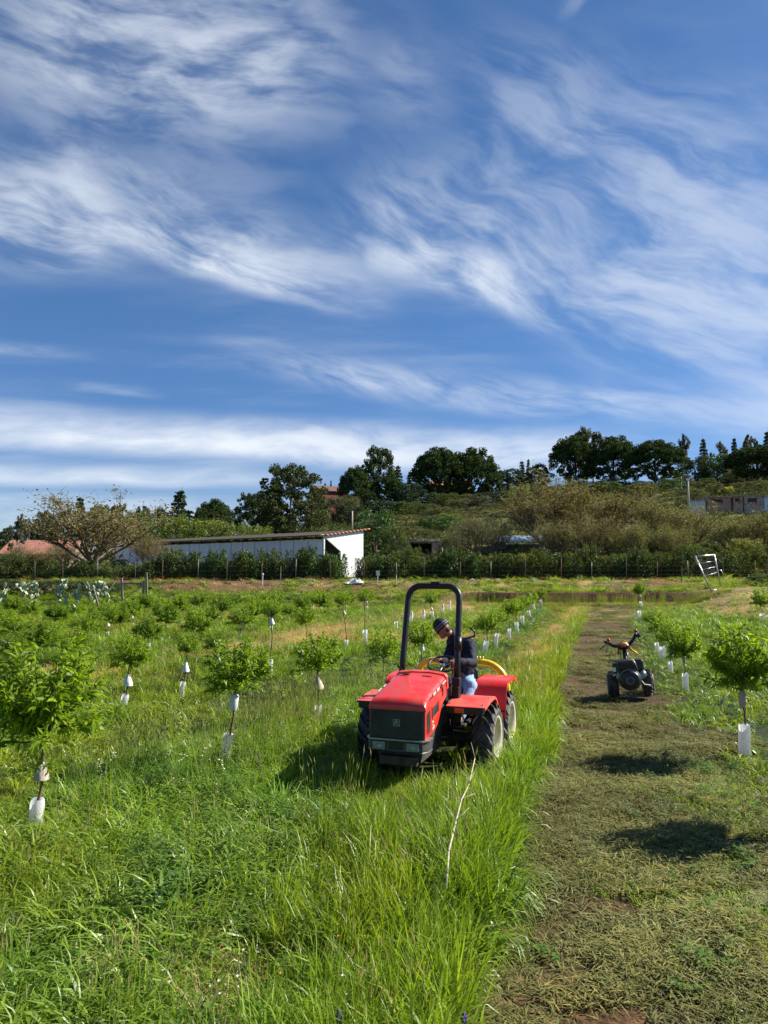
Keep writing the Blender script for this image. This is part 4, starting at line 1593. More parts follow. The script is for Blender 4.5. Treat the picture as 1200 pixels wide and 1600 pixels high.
def cone_mesh(name, m_, seed, cone=True):
    """paper or cloth tied round the stem, flaring downwards"""
    r_ = random.Random(seed)
    vs, fs = [], []
    n = 12
    prof = [(1.0, .16), (.85, .22), (.55, .34), (.2, .46), (0, .50)] if cone else [(1.0, .22), (.88, .40), (.5, .44), (.15, .40), (0, .30)]
    for i, (z, r0) in enumerate(prof):
        for j in range(n):
            a = 2 * PI * j / n
            k = r0 * (1 + .22 * (r_.random() - .5) + (.25 * math.cos(a) * (1 - z) if cone else 0))
            vs.append((k * math.cos(a), k * math.sin(a), z + (.10 * (r_.random() - .5) if i == len(prof) - 1 else 0)))
    for i in range(len(prof) - 1):
        for j in range(n):
            fs.append((i * n + j, (i + 1) * n + j, (i + 1) * n + (j + 1) % n, i * n + (j + 1) % n))
    return MB().add(vs, fs).mesh(name, m_, True)


WRAPC = [cone_mesh('stem_wrap', TANCLOTH, 4), cone_mesh('stem_wrap', WHITECL, 5)]
WRAPT = [cone_mesh('stem_wrap', TANCLOTH, 6, False), cone_mesh('stem_wrap', WHITECL, 7, False)]
ST_BARK = principled('peach_stem_bark', (0.16, 0.095, 0.060), 0.75, var=0.4, vscale=30, bump=0.5)
STEM = {}


def stem_mesh(k):
    if k not in STEM:
        r_ = random.Random(k + 50)
        pts = [(r_.uniform(-.03, .03) * (i not in (0, 6)), r_.uniform(-.03, .03) * (i not in (0, 6)), i / 6) for i in range(7)]
        STEM[k] = MB().tube(pts, [.032, .026, .024, .022, .020, .018, .016], 8).mesh('trunk', ST_BARK, True)
    return STEM[k]


pk = [0]


def sapling(gx, gy, cx=None, cy=None, w=None, h=None, label='', guard=(0.34, .12), gtype=0, wrap=None, group=None, lowtuft=False, rotg=0.0, leaf=None, var=None, stake=False):
    """young tree: foot at pixel (gx, gy) on the ground, crown centred where (cx, cy) is seen at that distance"""
    pk[0] += 1
    g = G(gx, gy)
    zg = gz1(g.x, g.y)
    g = G(gx, gy, zg)
    zg = gz1(g.x, g.y)
    D = g.y
    r = empty('peach_tree', (g.x, g.y, zg), 0, label, 'young tree', group)
    k = pk[0]
    if cx is not None:
        c = P(cx, cy, D)
        W, H = w / 1200 * D, h / 1200 * D
        v = (k % len(PE)) if var is None else var
        cz = c.z - zg
        ox = c.x - g.x
        rot = (0, 0, (k * 1.7) % 6.28)
        cr = put('crown', PE[v][0], r, (ox, 0, cz), rot, (W, W, H))
        put('branches', PE[v][1], r, (ox, 0, cz), rot, (W, W, H))
        if leaf:
            mat_slot(cr, leaf)
        fork = cz - .38 * H
        # stem leans from the foot to the fork
        s_ = put('trunk', stem_mesh(k % 4), r, (0, 0, -.03), (0, math.atan2(ox, fork), 0), (0.65, 0.65, math.hypot(ox, fork) + .03))
        lean = math.atan2(ox, fork)
    else:
        fork = 0.55
        ox = 0.0
        lean = rotg
        if guard is None or stake:
            put('trunk', stem_mesh(k % 4), r, (0, 0, -.03), (0, 0, 0), (0.4, 0.4, 1.0))
    if lowtuft:
        put('low_shoots', PE_L[0], r, (0, 0, fork * .80), (0, 0, .4), (.42, .42, .36))
        put('low_shoots', PE_L[1], r, (0, 0, fork * .80), (0, 0, .4), (.42, .42, .36))
    if guard:
        gh, gw = guard
        put('trunk_guard', GUARDS[gtype], r, (0, 0, -.02), (0.05 * math.sin(k), lean, 0), (gw, gw, gh + .02))
    if wrap:
        typ, col_, zc, ww, hh = wrap
        put('stem_wrap', (WRAPC if typ == 'cone' else WRAPT)[col_], r, (ox * (zc - hh / 2) / max(fork, .3), 0, zc - hh / 2), (0, lean, 0), (ww, ww, hh))
    return r


# first row, from the photographer outwards
sapling(55, 1308, 70, 1088, 174, 166, 'nearest peach sapling at the left edge with a tan cloth cone on its stem', (0.36, .13), 1, ('cone', 0, .62, .15, .16), lowtuft=True, var=0)
sapling(348, 1204, 370, 1040, 104, 84, 'peach sapling midway between the nearest one and the tractor, with a white tag', (0.46, .125), 0, ('tube', 1, .84, .13, .20), rotg=.12, var=1)
sapling(497, 1140, 497, 1022, 76, 66, 'peach sapling just left of the tractor with a grey wrap above its white guard', (0.38, .125), 1, ('cone', 0, .72, .16, .18), var=2)
sapling(598, 1098, 600, 1006, 52, 58, 'slim peach sapling standing behind the left wheel of the tractor', None, 0, None, var=3)
sapling(657, 1062, 658, 992, 48, 46, 'peach sapling seen through the roll bar left of the driver', (0.36, .13), 0, ('cone', 1, .75, .14, .2), var=2)
sapling(757, 1023, 762, 970, 38, 38, 'peach sapling behind the driver, first past the yellow hoop', (0.40, .15), 2, ('tube', 1, .8, .12, .16), group='saplings in the first row beyond the tractor')
sapling(774, 1012, 778, 962, 34, 30, 'second peach sapling past the yellow hoop, its guard upright', (0.44, .12), 0, ('cone', 1, .82, .13, .18), group='saplings in the first row beyond the tractor')
sapling(795, 1001, 797, 950, 30, 28, 'third peach sapling past the yellow hoop, its guard leaning', (0.40, .11), 0, None, rotg=-.3, group='saplings in the first row beyond the tractor')
far1 = [(808, 990, 806, 948, 26, 24), (817, 978, 816, 941, 24, 22), (829, 968, 824, 938, 22, 22), (836, 955, 832, 934, 20, 18), (846, 948, 845, 926, 18, 18)]
for fi, a in enumerate(far1):
    sapling(*a, ['fourth', 'fifth', 'sixth', 'seventh', 'eighth'][fi] + ' peach sapling past the yellow hoop towards the bank', (0.42, .14), 0, ('cone', 1, .85, .15, .2), group='saplings in the first row beyond the tractor')

# second and further rows on the left
sapling(192, 1115, 203, 1018, 58, 56, 'peach sapling with a torn white guard and loose white paper, right of the nearest crown', (0.33, .125), 1, ('cone', 1, .58, .17, .20), var=1)
sapling(283, 1091, 293, 1006, 36, 36, 'peach sapling with a leaning narrow guard and a white paper cone above it', (0.32, .10), 0, ('cone', 1, .60, .15, .18), rotg=.12, var=2)
sapling(362, 1072, None, None, None, None, 'white tube guard standing alone by the crown of the sapling left of the tractor', (0.30, .10), 0)
sapling(422, 1057, 425, 949, 30, 34, 'tall thin peach sapling with a small crown high above its guard', (0.38, .11), 0, ('cone', 1, 1.25, .12, .14), var=3)
sapling(470, 1037, None, None, None, None, 'white guard half hidden behind the crown of the sapling left of the tractor', (0.34, .12), 0)
sapling(543, 1018, 536, 935, 26, 28, 'thin peach sapling with its narrow guard standing in the dry band of grass', (0.34, .10), 0, ('cone', 0, 1.15, .12, .12), var=3)
sapling(571, 1009, 570, 930, 22, 20, 'thin peach sapling with a tall pointed white guard', (0.50, .14), 0, None, var=3)
sapling(619, 986, None, None, None, None, 'white guard just outside the left leg of the roll bar', (0.36, .14), 0)
for fi, a in enumerate([(643, 977), (662, 973), (692, 962), (703, 955)]):
    sapling(*a, None, None, None, None, ['first', 'second', 'third', 'fourth'][fi] + ' white guard from the left seen through the roll bar above the driver', (0.40, .15), 0, ('cone', 1, .5, .12, .18), group='guards seen through the roll bar')
sapling(677, 970, 673, 934, 22, 24, 'little peach sapling framed by the top of the roll bar', (0.42, .14), 0, ('cone', 1, .55, .12, .15))
LEFT = [(170, 1000, 168, 958, 30, 26), (235, 1020, 232, 982, 36, 32), (300, 1005, 307, 970, 36, 34), (375, 1000, 376, 965, 36, 24), (120, 1040, 112, 1000, 50, 36),
        (62, 1030, 60, 992, 46, 36), (18, 1008, 20, 978, 40, 28), (44, 1036, 24, 1005, 40, 30), (140, 1010, 138, 972, 40, 30), (262, 990, 260, 960, 34, 28), (208, 985, 206, 950, 28, 24),
        (345, 975, 348, 943, 32, 26), (425, 990, 424, 950, 28, 30), (470, 970, 472, 944, 26, 22), (505, 965, 506, 938, 26, 22), (540, 962, 540, 934, 28, 22), (395, 965, 397, 942, 26, 22),
        (228, 962, 226, 940, 24, 20), (280, 960, 281, 942, 24, 20), (315, 958, 312, 936, 24, 22), (172, 972, 170, 950, 26, 20), (90, 980, 88, 958, 30, 24), (50, 968, 48, 950, 28, 22),
        (430, 958, 430, 936, 24, 22), (120, 965, 118, 950, 26, 20), (575, 955, 572, 930, 20, 18), (10, 985, 8, 965, 26, 22), (345, 1040, 338, 1002, 30, 28), (85, 1018, 82, 985, 36, 28), (190, 992, 188, 962, 28, 24), (258, 972, 256, 948, 26, 22), (330, 985, 328, 958, 28, 24), (455, 975, 452, 950, 24, 20), (150, 985, 152, 960, 28, 22), (390, 982, 392, 955, 26, 22), (365, 955, 366, 936, 22, 18), (490, 955, 488, 934, 22, 18), (20, 960, 22, 945, 26, 20), (480, 1000, 478, 962, 26, 24)]
k = 0
seen_ = {}
for a in LEFT:
    k += 1
    px_ = a[0]
    anc = ('the tall prickly pear' if px_ < 70 else 'the middle prickly pear' if px_ < 132 else 'the right prickly pear' if px_ < 186 else 'the wooden gate frame' if px_ < 245 else
           'the left part of the shed' if px_ < 350 else 'the middle of the shed' if px_ < 480 else 'the open end of the shed')
    far_ = 'far back' if a[1] < 972 else 'midway' if a[1] < 1002 else 'nearer'
    c_ = seen_[(anc, far_)] = seen_.get((anc, far_), 0) + 1
    sapling(a[0], a[1], a[2], a[3], a[4] * 1.22, a[5] * 1.2, 'young peach tree %s below %s%s' % (far_, anc, ('', ', left of another', ', smaller than its neighbours', ', third')[min(c_ - 1, 3)]), None if k % 3 == 0 else (0.28, .09), 0,
            None if k % 3 == 0 else ('cone', 1, .55, .13, .18), group='young peach trees in the left part of the orchard', leaf=L_PEACH if k % 2 else L_PEACH2)

# right row
sapling(1165, 1186, 1158, 1032, 104, 112, 'largest peach sapling of the right row with a square white guard', (0.46, .13), 2, ('tube', 0, .80, .12, .22), var=0, rotg=.1)
sapling(1312, 1296, 1306, 1075, 150, 150, 'peach sapling outside the right edge of the photo whose shadow crosses the mown lane', (0.40, .13), 2, None, var=0)
sapling(1073, 1084, 1068, 1004, 52, 56, 'second peach sapling of the right row beside the walking tractor', (0.42, .11), 2, ('tube', 0, .68, .09, .16), var=1, rotg=.03)
sapling(1048, 1053, 1046, 988, 42, 38, 'third peach sapling of the right row with a bent stem above its guard', (0.30, .11), 0, ('cone', 1, .5, .12, .15), var=2)
sapling(1036, 1036, 1032, 974, 40, 34, 'fourth peach sapling of the right row just behind the handlebars', (0.42, .13), 2, None, var=3)
sapling(1028, 1024, 1022, 964, 36, 30, 'fifth peach sapling of the right row with a leaning guard', (0.36, .12), 0, None, rotg=.2)
sapling(1003, 952, 999, 920, 17, 22, 'slim peach sapling at the far end of the right row against the bank', (0.44, .16), 0, ('cone', 1, .8, .16, .2))
sapling(999, 946, None, None, None, None, 'short white guard at the far end of the right row', (0.44, .15), 0)
sapling(1193, 968, 1188, 934, 30, 32, 'peach sapling on the straw covered mound at the right edge', (0.34, .2), 2, None)

# ---------------------------------------------------------------- stakes, dead branch, flowers
a, b_ = G(1121, 1106, 0.02), P(1152, 1067, G(1121, 1106).y + .35)
MB().tube([a, a.lerp(b_, .5) + Vector((0, 0, .01)), b_], [.014, .014, .012], 7).build('wooden_stake', PALEBARK, smooth=True,
    label='thin wooden stake leaning against the largest sapling of the right row', cat='stake')
WOODG = principled('grey_weathered_wood', (0.26, 0.22, 0.17), 0.9, var=0.4, vscale=10, bump=0.6)
DEADW = principled('dead_pale_stem', (0.50, 0.43, 0.31), 0.8, var=0.3, vscale=20)
p = [P(697, 1388, 5.45), P(701, 1330, 5.8), P(712, 1285, 6.2), P(721, 1250, 6.55), P(733, 1225, 6.85), P(742, 1185, 7.2)]
db = empty('dead_branch', p[0], 0, 'pale dead branch lying up over the tall grass in front of the right front wheel', 'branch')
off = [q - p[0] for q in p]
MB().tube(off, [.009, .0085, .007, .006, .005, .004], 7).build('stem', DEADW, db, True)
for i, (ex, ey) in ((2, (733, 1262)), (3, (742, 1240)), (4, (741, 1207)), (3, (708, 1243)), (4, (723, 1203)), (5, (736, 1160))):
    q = P(ex, ey, p[i].y + .1) - p[0]
    MB().tube([off[i], off[i].lerp(q, .5) + Vector((0, 0, .006)), q], [.0035, .003, .0015], 5).build('twig', DEADW, db, True)

PURP = principled('purple_petals', (0.12, 0.05, 0.35), 0.6)
ORAN = principled('orange_petals', (0.75, 0.28, 0.02), 0.6)
for px_, py_, lb in ((527, 1588, 'purple grape hyacinth among the grass at the bottom of the photo left of centre'), (722, 1592, 'purple grape hyacinth beside the mown edge at the bottom of the photo')):
    g = P(px_, py_, 4.15)
    z0 = gz1(g.x, g.y)
    r = empty('hyacinth_flower', (g.x, g.y, z0), 0, lb, 'flower')
    MB().tube([(0, 0, 0), (.01, 0, g.z - z0)], .003, 5).build('stem', L_GREEN, r)
    fb = MB()
    rr_ = random.Random(2)
    for _ in range(34):
        a_, zz = rr_.uniform(0, 6.28), rr_.uniform(-.03, .03)
        q = .016 * (1 - abs(zz) / .05)
        fb.ball((.01 + q * math.cos(a_), q * math.sin(a_), g.z - z0 + zz), (.005, .005, .008), 6)
    fb.build('flower_head', PURP, r, True)
FLV = []
fb = MB()
rr_ = random.Random(8)
for _ in range(18):
    px_, py_ = rr_.choice([(270, 1530), (540, 1595), (300, 1585), (420, 1592), (330, 1475), (380, 1540)])
    px_ += rr_.gauss(0, 40)
    py_ += rr_.gauss(0, 12)
    g = P(px_, py_, rr_.uniform(4.1, 4.9))
    if g.z < .05 or g.z > .5:
        g.z = rr_.uniform(.2, .35)
    o = rr_.random() < .2 and px_ > 380
    for j in range(6):
        a_ = j * 1.047
        fb.add([(g.x, g.y, g.z), (g.x + .009 * math.cos(a_ - .3), g.y + .009 * math.sin(a_ - .3), g.z + .005), (g.x + .012 * math.cos(a_), g.y + .012 * math.sin(a_), g.z + .008), (g.x + .009 * math.cos(a_ + .3), g.y + .009 * math.sin(a_ + .3), g.z + .005)], [(0, 1, 2, 3)], 1 if o else 0)
    fb.tube([(g.x, g.y, gz1(g.x, g.y)), (g.x, g.y, g.z)], .0015, 4, mi=2)
fb.build('wild_flowers', [principled('white_petals', (0.75, 0.73, 0.70), 0.7), ORAN, L_GREEN], kind='stuff', label='small white and orange wild flowers in the nearest grass')

# ---------------------------------------------------------------- prickly pears
CACT = principled('cactus_pad_skin', (0.28, 0.34, 0.19), 0.6, col2=(0.40, 0.43, 0.26), vscale=3, bump=0.3)
padm = MB().ball((0, 0, .5), (.32, .07, .52), 12).mesh('pad', CACT, True)


def cactus(px_, base, top, wpx, depth, n, seed, lb):
    r_ = random.Random(seed)
    g = P(px_, base, depth)
    z0 = gz1(g.x, depth)
    H = P(px_, top, depth).z - z0
    W = wpx / 1200 * depth
    root = empty('prickly_pear', (g.x, depth, z0), 0, lb, 'cactus', 'prickly pears by the wooden gate frame')
    L_ = .29
    ends = []
    for k in range(n):
        if k < 4 or not ends:
            p0 = Vector((r_.uniform(-.35, .35) * W, r_.uniform(-.3, .3), r_.uniform(0, .15)))
            d = Vector((r_.uniform(-.5, .5), r_.uniform(-.2, .2), 1)).normalized()
        else:
            p0, d0 = max(r_.sample(ends, min(2, len(ends))), key=lambda e_: e_[0].z)
            d = (d0 * .6 + Vector((r_.uniform(-.9, .9), r_.uniform(-.5, .5), r_.uniform(.3, 1.0)))).normalized()
            if p0.z + L_ * d.z > H or abs(p0.x) > W * .55:
                p0, d = r_.choice(ends[:8])
                d = (d + Vector((r_.uniform(-1.2, 1.2), r_.uniform(-.5, .5), .2))).normalized()
        s_ = L_ * r_.uniform(.9, 1.4)
        o = put('pad', padm, root, p0, (0, 0, 0), (s_ * 1.0, s_, s_))
        o.rotation_euler = (d.to_track_quat('Z', 'Y') @ Matrix.Rotation(r_.uniform(-1.1, 1.1), 4, 'Z').to_quaternion()).to_euler()
        ends.append((p0 + d * s_ * .95, d))


cactus(46, 958, 908, 46, 46, 60, 1, 'tall prickly pear at the left, darker behind its narrow column of pads')
cactus(108, 956, 912, 44, 45.6, 60, 2, 'middle prickly pear, spreading low over the grass')
cactus(156, 952, 909, 54, 46, 76, 3, 'right prickly pear with yellowish pads next to the wooden gate frame')
cactus(0, 952, 922, 20, 46, 26, 4, 'prickly pear cut by the left edge of the photo')

# wooden gate frame
D = 47.0
base = P(212, 940, D)
z0 = gz1(base.x, D)
wf = empty('gate_frame', (base.x, D, z0), 0.12, 'old wooden gate frame of three posts and a rail beside the prickly pears', 'gate')
for xx, hh, tl in ((-.78, 1.42, -.06), (.42, 1.25, .03), (.66, 1.75, -.04)):
    MB().box((0, 0, hh / 2 - .1), (.12, .12, hh + .2)).build('post', WOODG, wf, bevel=.01).matrix_local = Matrix.Translation((xx, 0, 0)) @ Matrix.Rotation(tl, 4, 'Y')
MB().box((-.18, -.02, 1.08), (1.26, .07, .10)).build('rail', WOODG, wf, bevel=.01)
MB().tube([(-.7, .03, .1), (.4, .03, 1.0)], .025, 6).build('brace', WOODG, wf)
g = P(156, 950, 44)
MB().tube([(g.x, 44, gz1(g.x, 44) - .1), (g.x - .4, 44, gz1(g.x, 44) + 1.25)], .05, 7).build('wooden_post', WOODG, smooth=True, label='leaning grey post in front of the right prickly pear', cat='post')

# ---------------------------------------------------------------- wire fence below the hedge
GALV = principled('dull_galvanised_steel', (0.16, 0.16, 0.155), 0.55, metal=0.6, var=0.3)
DARKP = principled('dark_old_wood', (0.09, 0.075, 0.06), 0.9)
RUSTP = principled('rusty_post', (0.17, 0.09, 0.06), 0.8, var=0.4)
fx = [-27.5 + i * 2.35 for i in range(24)]
fe = empty('wire_fence', (0, 55.4, 1.4), 0, 'wire mesh fence on thin posts running along the foot of the hedge', 'fence')
tops = []
rr_ = random.Random(3)
for i, x in enumerate(fx):
    x += rr_.uniform(-.3, .3)
    h = rr_.uniform(1.25, 1.65)
    z = gz1(x, 55.4) - 1.4
    tl = rr_.uniform(-.06, .06)
    MB().tube([(x, 0, z - .2), (x + tl, 0, z + h)], .026, 6).build('post', (GALV, DARKP, RUSTP)[i % 3], fe, True)
    tops.append((x + tl, z, h))
wb = MB()
for lv in (.1, .4, .7, 1.05):
    wb.tube([(x, -.03, z + lv) for x, z, h in tops], .0035, 3)
for i in range(len(tops) - 1):
    for k in range(8):
        t = k / 8
        x = tops[i][0] * (1 - t) + tops[i + 1][0] * t
        z = tops[i][1] * (1 - t) + tops[i + 1][1] * t
        wb.tube([(x, -.03, z + .1), (x, -.03, z + 1.05)], .0025, 3)
wb.build('wire_mesh', GALV, fe)
# single pickets with pale caps
for px_, py_, hh, lb in ((410, 912, .75, 'short white picket with a round cap on the verge left of centre'), (438, 925, 1.3, 'brown wooden picket on the verge right of the capped white one'), (590, 908, .9, 'flat white marker board on a stake on the verge'),
                         (619, 905, .7, 'thin yellow topped picket on the verge left of the roll bar'), (1065, 902, 1.1, 'rusty picket on the verge left of the leaning gate')):
    D = 53.0
    g = P(px_, py_, D)
    z0 = gz1(g.x, D)
    r = empty('picket', (g.x, D, z0), 0, lb, 'picket')
    MB().tube([(0, 0, -.1), (.02, 0, hh)], .03, 6).build('stake', WOODG if 'brown' in lb else (RUSTP if 'rusty' in lb else WHITECL), r)
    if 'cap' in lb and 'brown' not in lb:
        MB().ball((.02, 0, hh), .07, 8).build('cap', WHITECL, r, True)
    if 'board' in lb:
        MB().box((.02, -.03, hh - .1), (.26, .02, .34)).build('board', WHITECL, r)
    if 'yellow' in lb:
        MB().box((.02, 0, hh), (.08, .08, .1)).build('cap', principled('yellow_cap', (.6, .5, .1), .6), r)
# crumpled plastic sheets
def crumple(name, px_, py_, D, w_, h_, seed, lb, m_, up=0.0):
    r_ = np.random.default_rng(seed)
    g = P(px_, py_, D)
    z0 = gz1(g.x, D)
    n = 14
    X, Y = np.meshgrid(np.linspace(-.5, .5, n), np.linspace(-.5, .5, n))
    Z = np.abs(fnoise(X * 3, Y * 3, 1.5, seed, 3) - .3) * h_ * (1 - (X * 1.9) ** 2 * .9).clip(0) + up * (Y + .5)
    V = [(a * w_ + .06 * r_.normal(), b * w_ * .7, c) for a, b, c in zip(X.ravel(), Y.ravel(), Z.ravel())]
    F = [(j * n + i, j * n + i + 1, (j + 1) * n + i + 1, (j + 1) * n + i) for j in range(n - 1) for i in range(n - 1)]
    o = MB().add(V, F).build(name, m_, None, False, label=lb, cat='sheet')
    o.location = (g.x, D, z0)
    return o


crumple('plastic_sheet', 554, 915, 53.5, 1.3, .75, 3, 'crumpled white plastic sheet lying on the verge below the shed corner', WHITECL)
BAGO = 'first second third fourth fifth sixth seventh eighth'.split()
for bi, (px_, py_) in enumerate(((470, 906), (489, 905), (535, 903), (738, 896), (762, 898), (778, 899), (832, 897), (1012, 905))):
    crumple('litter_bag', px_, py_, 54.5, .32, .35, px_, BAGO[bi] + ' white plastic bag from the left among those at the foot of the hedge', WHITECL)['group'] = 'plastic bags at the foot of the hedge'

# leaning metal gate
D = 46.8
gm = principled('aluminium_tube', (0.55, 0.56, 0.56), 0.4, metal=0.7, var=0.2)
A_, Bq, Cq, Dq = P(1086, 869, D), P(1116, 867, D + .4), P(1112, 925, D - .3), P(1126, 915, D + .7)
lg = empty('metal_gate', Cq, 0, 'light metal gate leaning crooked on the straw mound at the end of the bank', 'gate')
q = lambda v: v - Cq
MB().tube([q(A_), q(Cq)], .045, 8).build('upright', gm, lg, True)
MB().tube([q(Bq), q(Dq)], .045, 8).build('upright', gm, lg, True)
MB().tube([q(A_), q(Bq)], .045, 8).build('top_rail', gm, lg, True)
for t in (.2, .38, .56):
    MB().tube([q(A_.lerp(Cq, t)), q(Bq.lerp(Dq, t))], .014, 6).build('crossbar', gm, lg, True)
MB().tube([q(A_.lerp(Cq, .97)), q(A_.lerp(Cq, .97)) + Vector((.35, .1, .1))], .03, 6).build('foot', gm, lg, True)
MB().box(tuple(q(A_.lerp(Cq, .19))), (.16, .05, .14)).build('latch_plate', WHITEP, lg)
MB().tube([q(Bq.lerp(Dq, .5)), q(Bq.lerp(Dq, .52)) + Vector((.22, 0, .05)), q(Bq.lerp(Dq, .66)) + Vector((.32, 0, -.02))], .02, 6).build('handle', gm, lg, True)
wm = MB()
for t in np.linspace(.06, .6, 14):
    wm.tube([q(A_.lerp(Cq, t)), q(Bq.lerp(Dq, t))], .004, 3)
for t in np.linspace(.1, .9, 10):
    wm.tube([q(A_.lerp(Bq, t)), q(A_.lerp(Cq, .6).lerp(Bq.lerp(Dq, .6), t))], .004, 3)
wm.build('wire_mesh', GALV, lg)

# ---------------------------------------------------------------- long shed
PANEL = principled('pale_blue_grey_sheet', (0.78, 0.76, 0.71), 0.6, var=0.12, vscale=1.2)
WHITEW = principled('white_rendered_wall', (0.78, 0.78, 0.75), 0.8, var=0.12, vscale=1.5, bump=0.3, bscale=6)
TILE = principled('terracotta_tile', (0.42, 0.17, 0.08), 0.85, var=0.4, vscale=3)
TILEY = principled('ochre_tile_edge', (0.45, 0.28, 0.11), 0.85, var=0.5, vscale=3)
DARKW = principled('dark_timber_and_openings', (0.045, 0.035, 0.028), 0.9)  # timber, and the painted darkness of openings
SOFF = principled('grey_concrete', (0.30, 0.29, 0.27), 0.9, var=0.3, vscale=2)
C0 = Vector((-4.9, 62.0, 0))
u = Vector((-17.4, 19.0, 0)).normalized()
v = Vector((.737, .675, 0))
zg = gz1(-5, 63)
ang = math.atan2(u.y, u.x)
sh = empty('long_shed', (C0.x, C0.y, zg), ang, 'long low white shed with a tiled eave and an open gable end behind the hedge', 'building')
# local frame: x along the long wall away from us, y outwards (towards the camera side) is -v
ys_ = -1 if Matrix.Rotation(ang, 3, 'Z') @ Vector((0, 1, 0)) @ v > 0 else 1      # sign that points to the front
bk = -ys_
LEN = 40.0
Zt = 4.77 - zg
pm = MB().box((0, 0, 0), (1.96, .05, 1.0)).mesh('wall_panel', PANEL)
n = int(LEN / 2)
for i in range(n):
    put('wall_panel', pm, sh, (1.0 + i * 2, 0.012 * (i % 2), (Zt - .25) / 2 - .3), (0, 0, 0), (1, 1, Zt - .25 + .6))
ribm = MB().box((0, 0, 0), (.05, .05, 1.0)).mesh('panel_joint', principled('panel_joint', (.36, .40, .42), .6))
for i in range(n + 1):
    put('panel_joint', ribm, sh, (.01 + i * 2, ys_ * .03, (Zt - .25) / 2 - .3), (0, 0, 0), (1, 1, Zt - .25 + .6))
rise = .58 / 4.23
MB().box((LEN / 2, bk * .15, Zt - .12), (LEN, .1, .16)).build('eave_beam', DARKW, sh)
rm = MB().box((0, 0, 0), (.12, .5, .14)).mesh('rafter_end', DARKW)
for i in range(26):
    put('rafter_end', rm, sh, (.6 + i * 1.55, ys_ * .12, Zt - .08))
# roof slab: from the eave over the front rising to the back
hx = [(-.25, ys_ * .55, Zt - .0), (LEN, ys_ * .55, Zt - .0), (LEN, bk * 4.6, Zt + 4.6 * rise), (-.25, bk * 4.6, Zt + 4.6 * rise)]
rf = MB().hexa(hx + [(a, b, c + .06) for a, b, c in hx]).build('roof', DARKW, sh)
tm_ = MB()
tm_.lathe([(0, .055), (.5, .065)], 8, 'y')
tme = tm_.mesh('eave_tile', TILEY, True)
for i in range(150):
    if i % 1 == 0 and i * .265 < LEN:
        put('eave_tile', tme, rf, (-.15 + i * .265, ys_ * .50 if ys_ < 0 else ys_ * 0.02, Zt + .10), (0, 0, 0), (1, 1, 1))
gt_ = MB().lathe([(0, .07), (.42, .08)], 8, 'y').mesh('verge_tile', TILE, True)
for i in range(12):
    yy = i * .40
    put('verge_tile', gt_, rf, (-.2, (bk * yy if bk > 0 else bk * (yy + .42)), Zt + .11 + yy * rise), (0, 0, 0), (1, 1, 1))
# gable end wall with chamfered opening, facing -x
def gable(pts, x0, x1, m_, nm):
    b = MB()
    n_ = len(pts)
    b.add([(x0, bk * s_, z) for s_, z in pts] + [(x1, bk * s_, z) for s_, z in pts],
          [tuple(range(n_)), tuple(range(2 * n_ - 1, n_ - 1, -1))] + [(i, i + n_, (i + 1) % n_ + n_, (i + 1) % n_) for i in range(n_)])
    return b.build(nm, m_, sh)


zb_ = -.6
gable([(0.03, Zt - .02), (4.23, Zt + .56), (4.23, zb_), (1.78, zb_), (1.78, Zt - 1.2)], -.06, .06, WHITEW, 'gable_wall')
MB().box((3.0, bk * 4.2, (Zt + zb_) / 2), (6.0, .1, Zt - zb_)).build('rear_wall', SOFF, sh)
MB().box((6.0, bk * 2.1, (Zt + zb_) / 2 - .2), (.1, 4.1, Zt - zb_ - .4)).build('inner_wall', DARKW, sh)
MB().box((.0, bk * .06, (Zt + zb_) / 2), (.14, .12, Zt - zb_)).build('corner_post', WHITEW, sh)
MB().tube([(0.3, bk * 3.3, Zt + .4), (.3, bk * 3.3, Zt + 2.2)], .06, 8).build('mast', principled('weathered_mast', (.5, .42, .28), .8), sh, True)

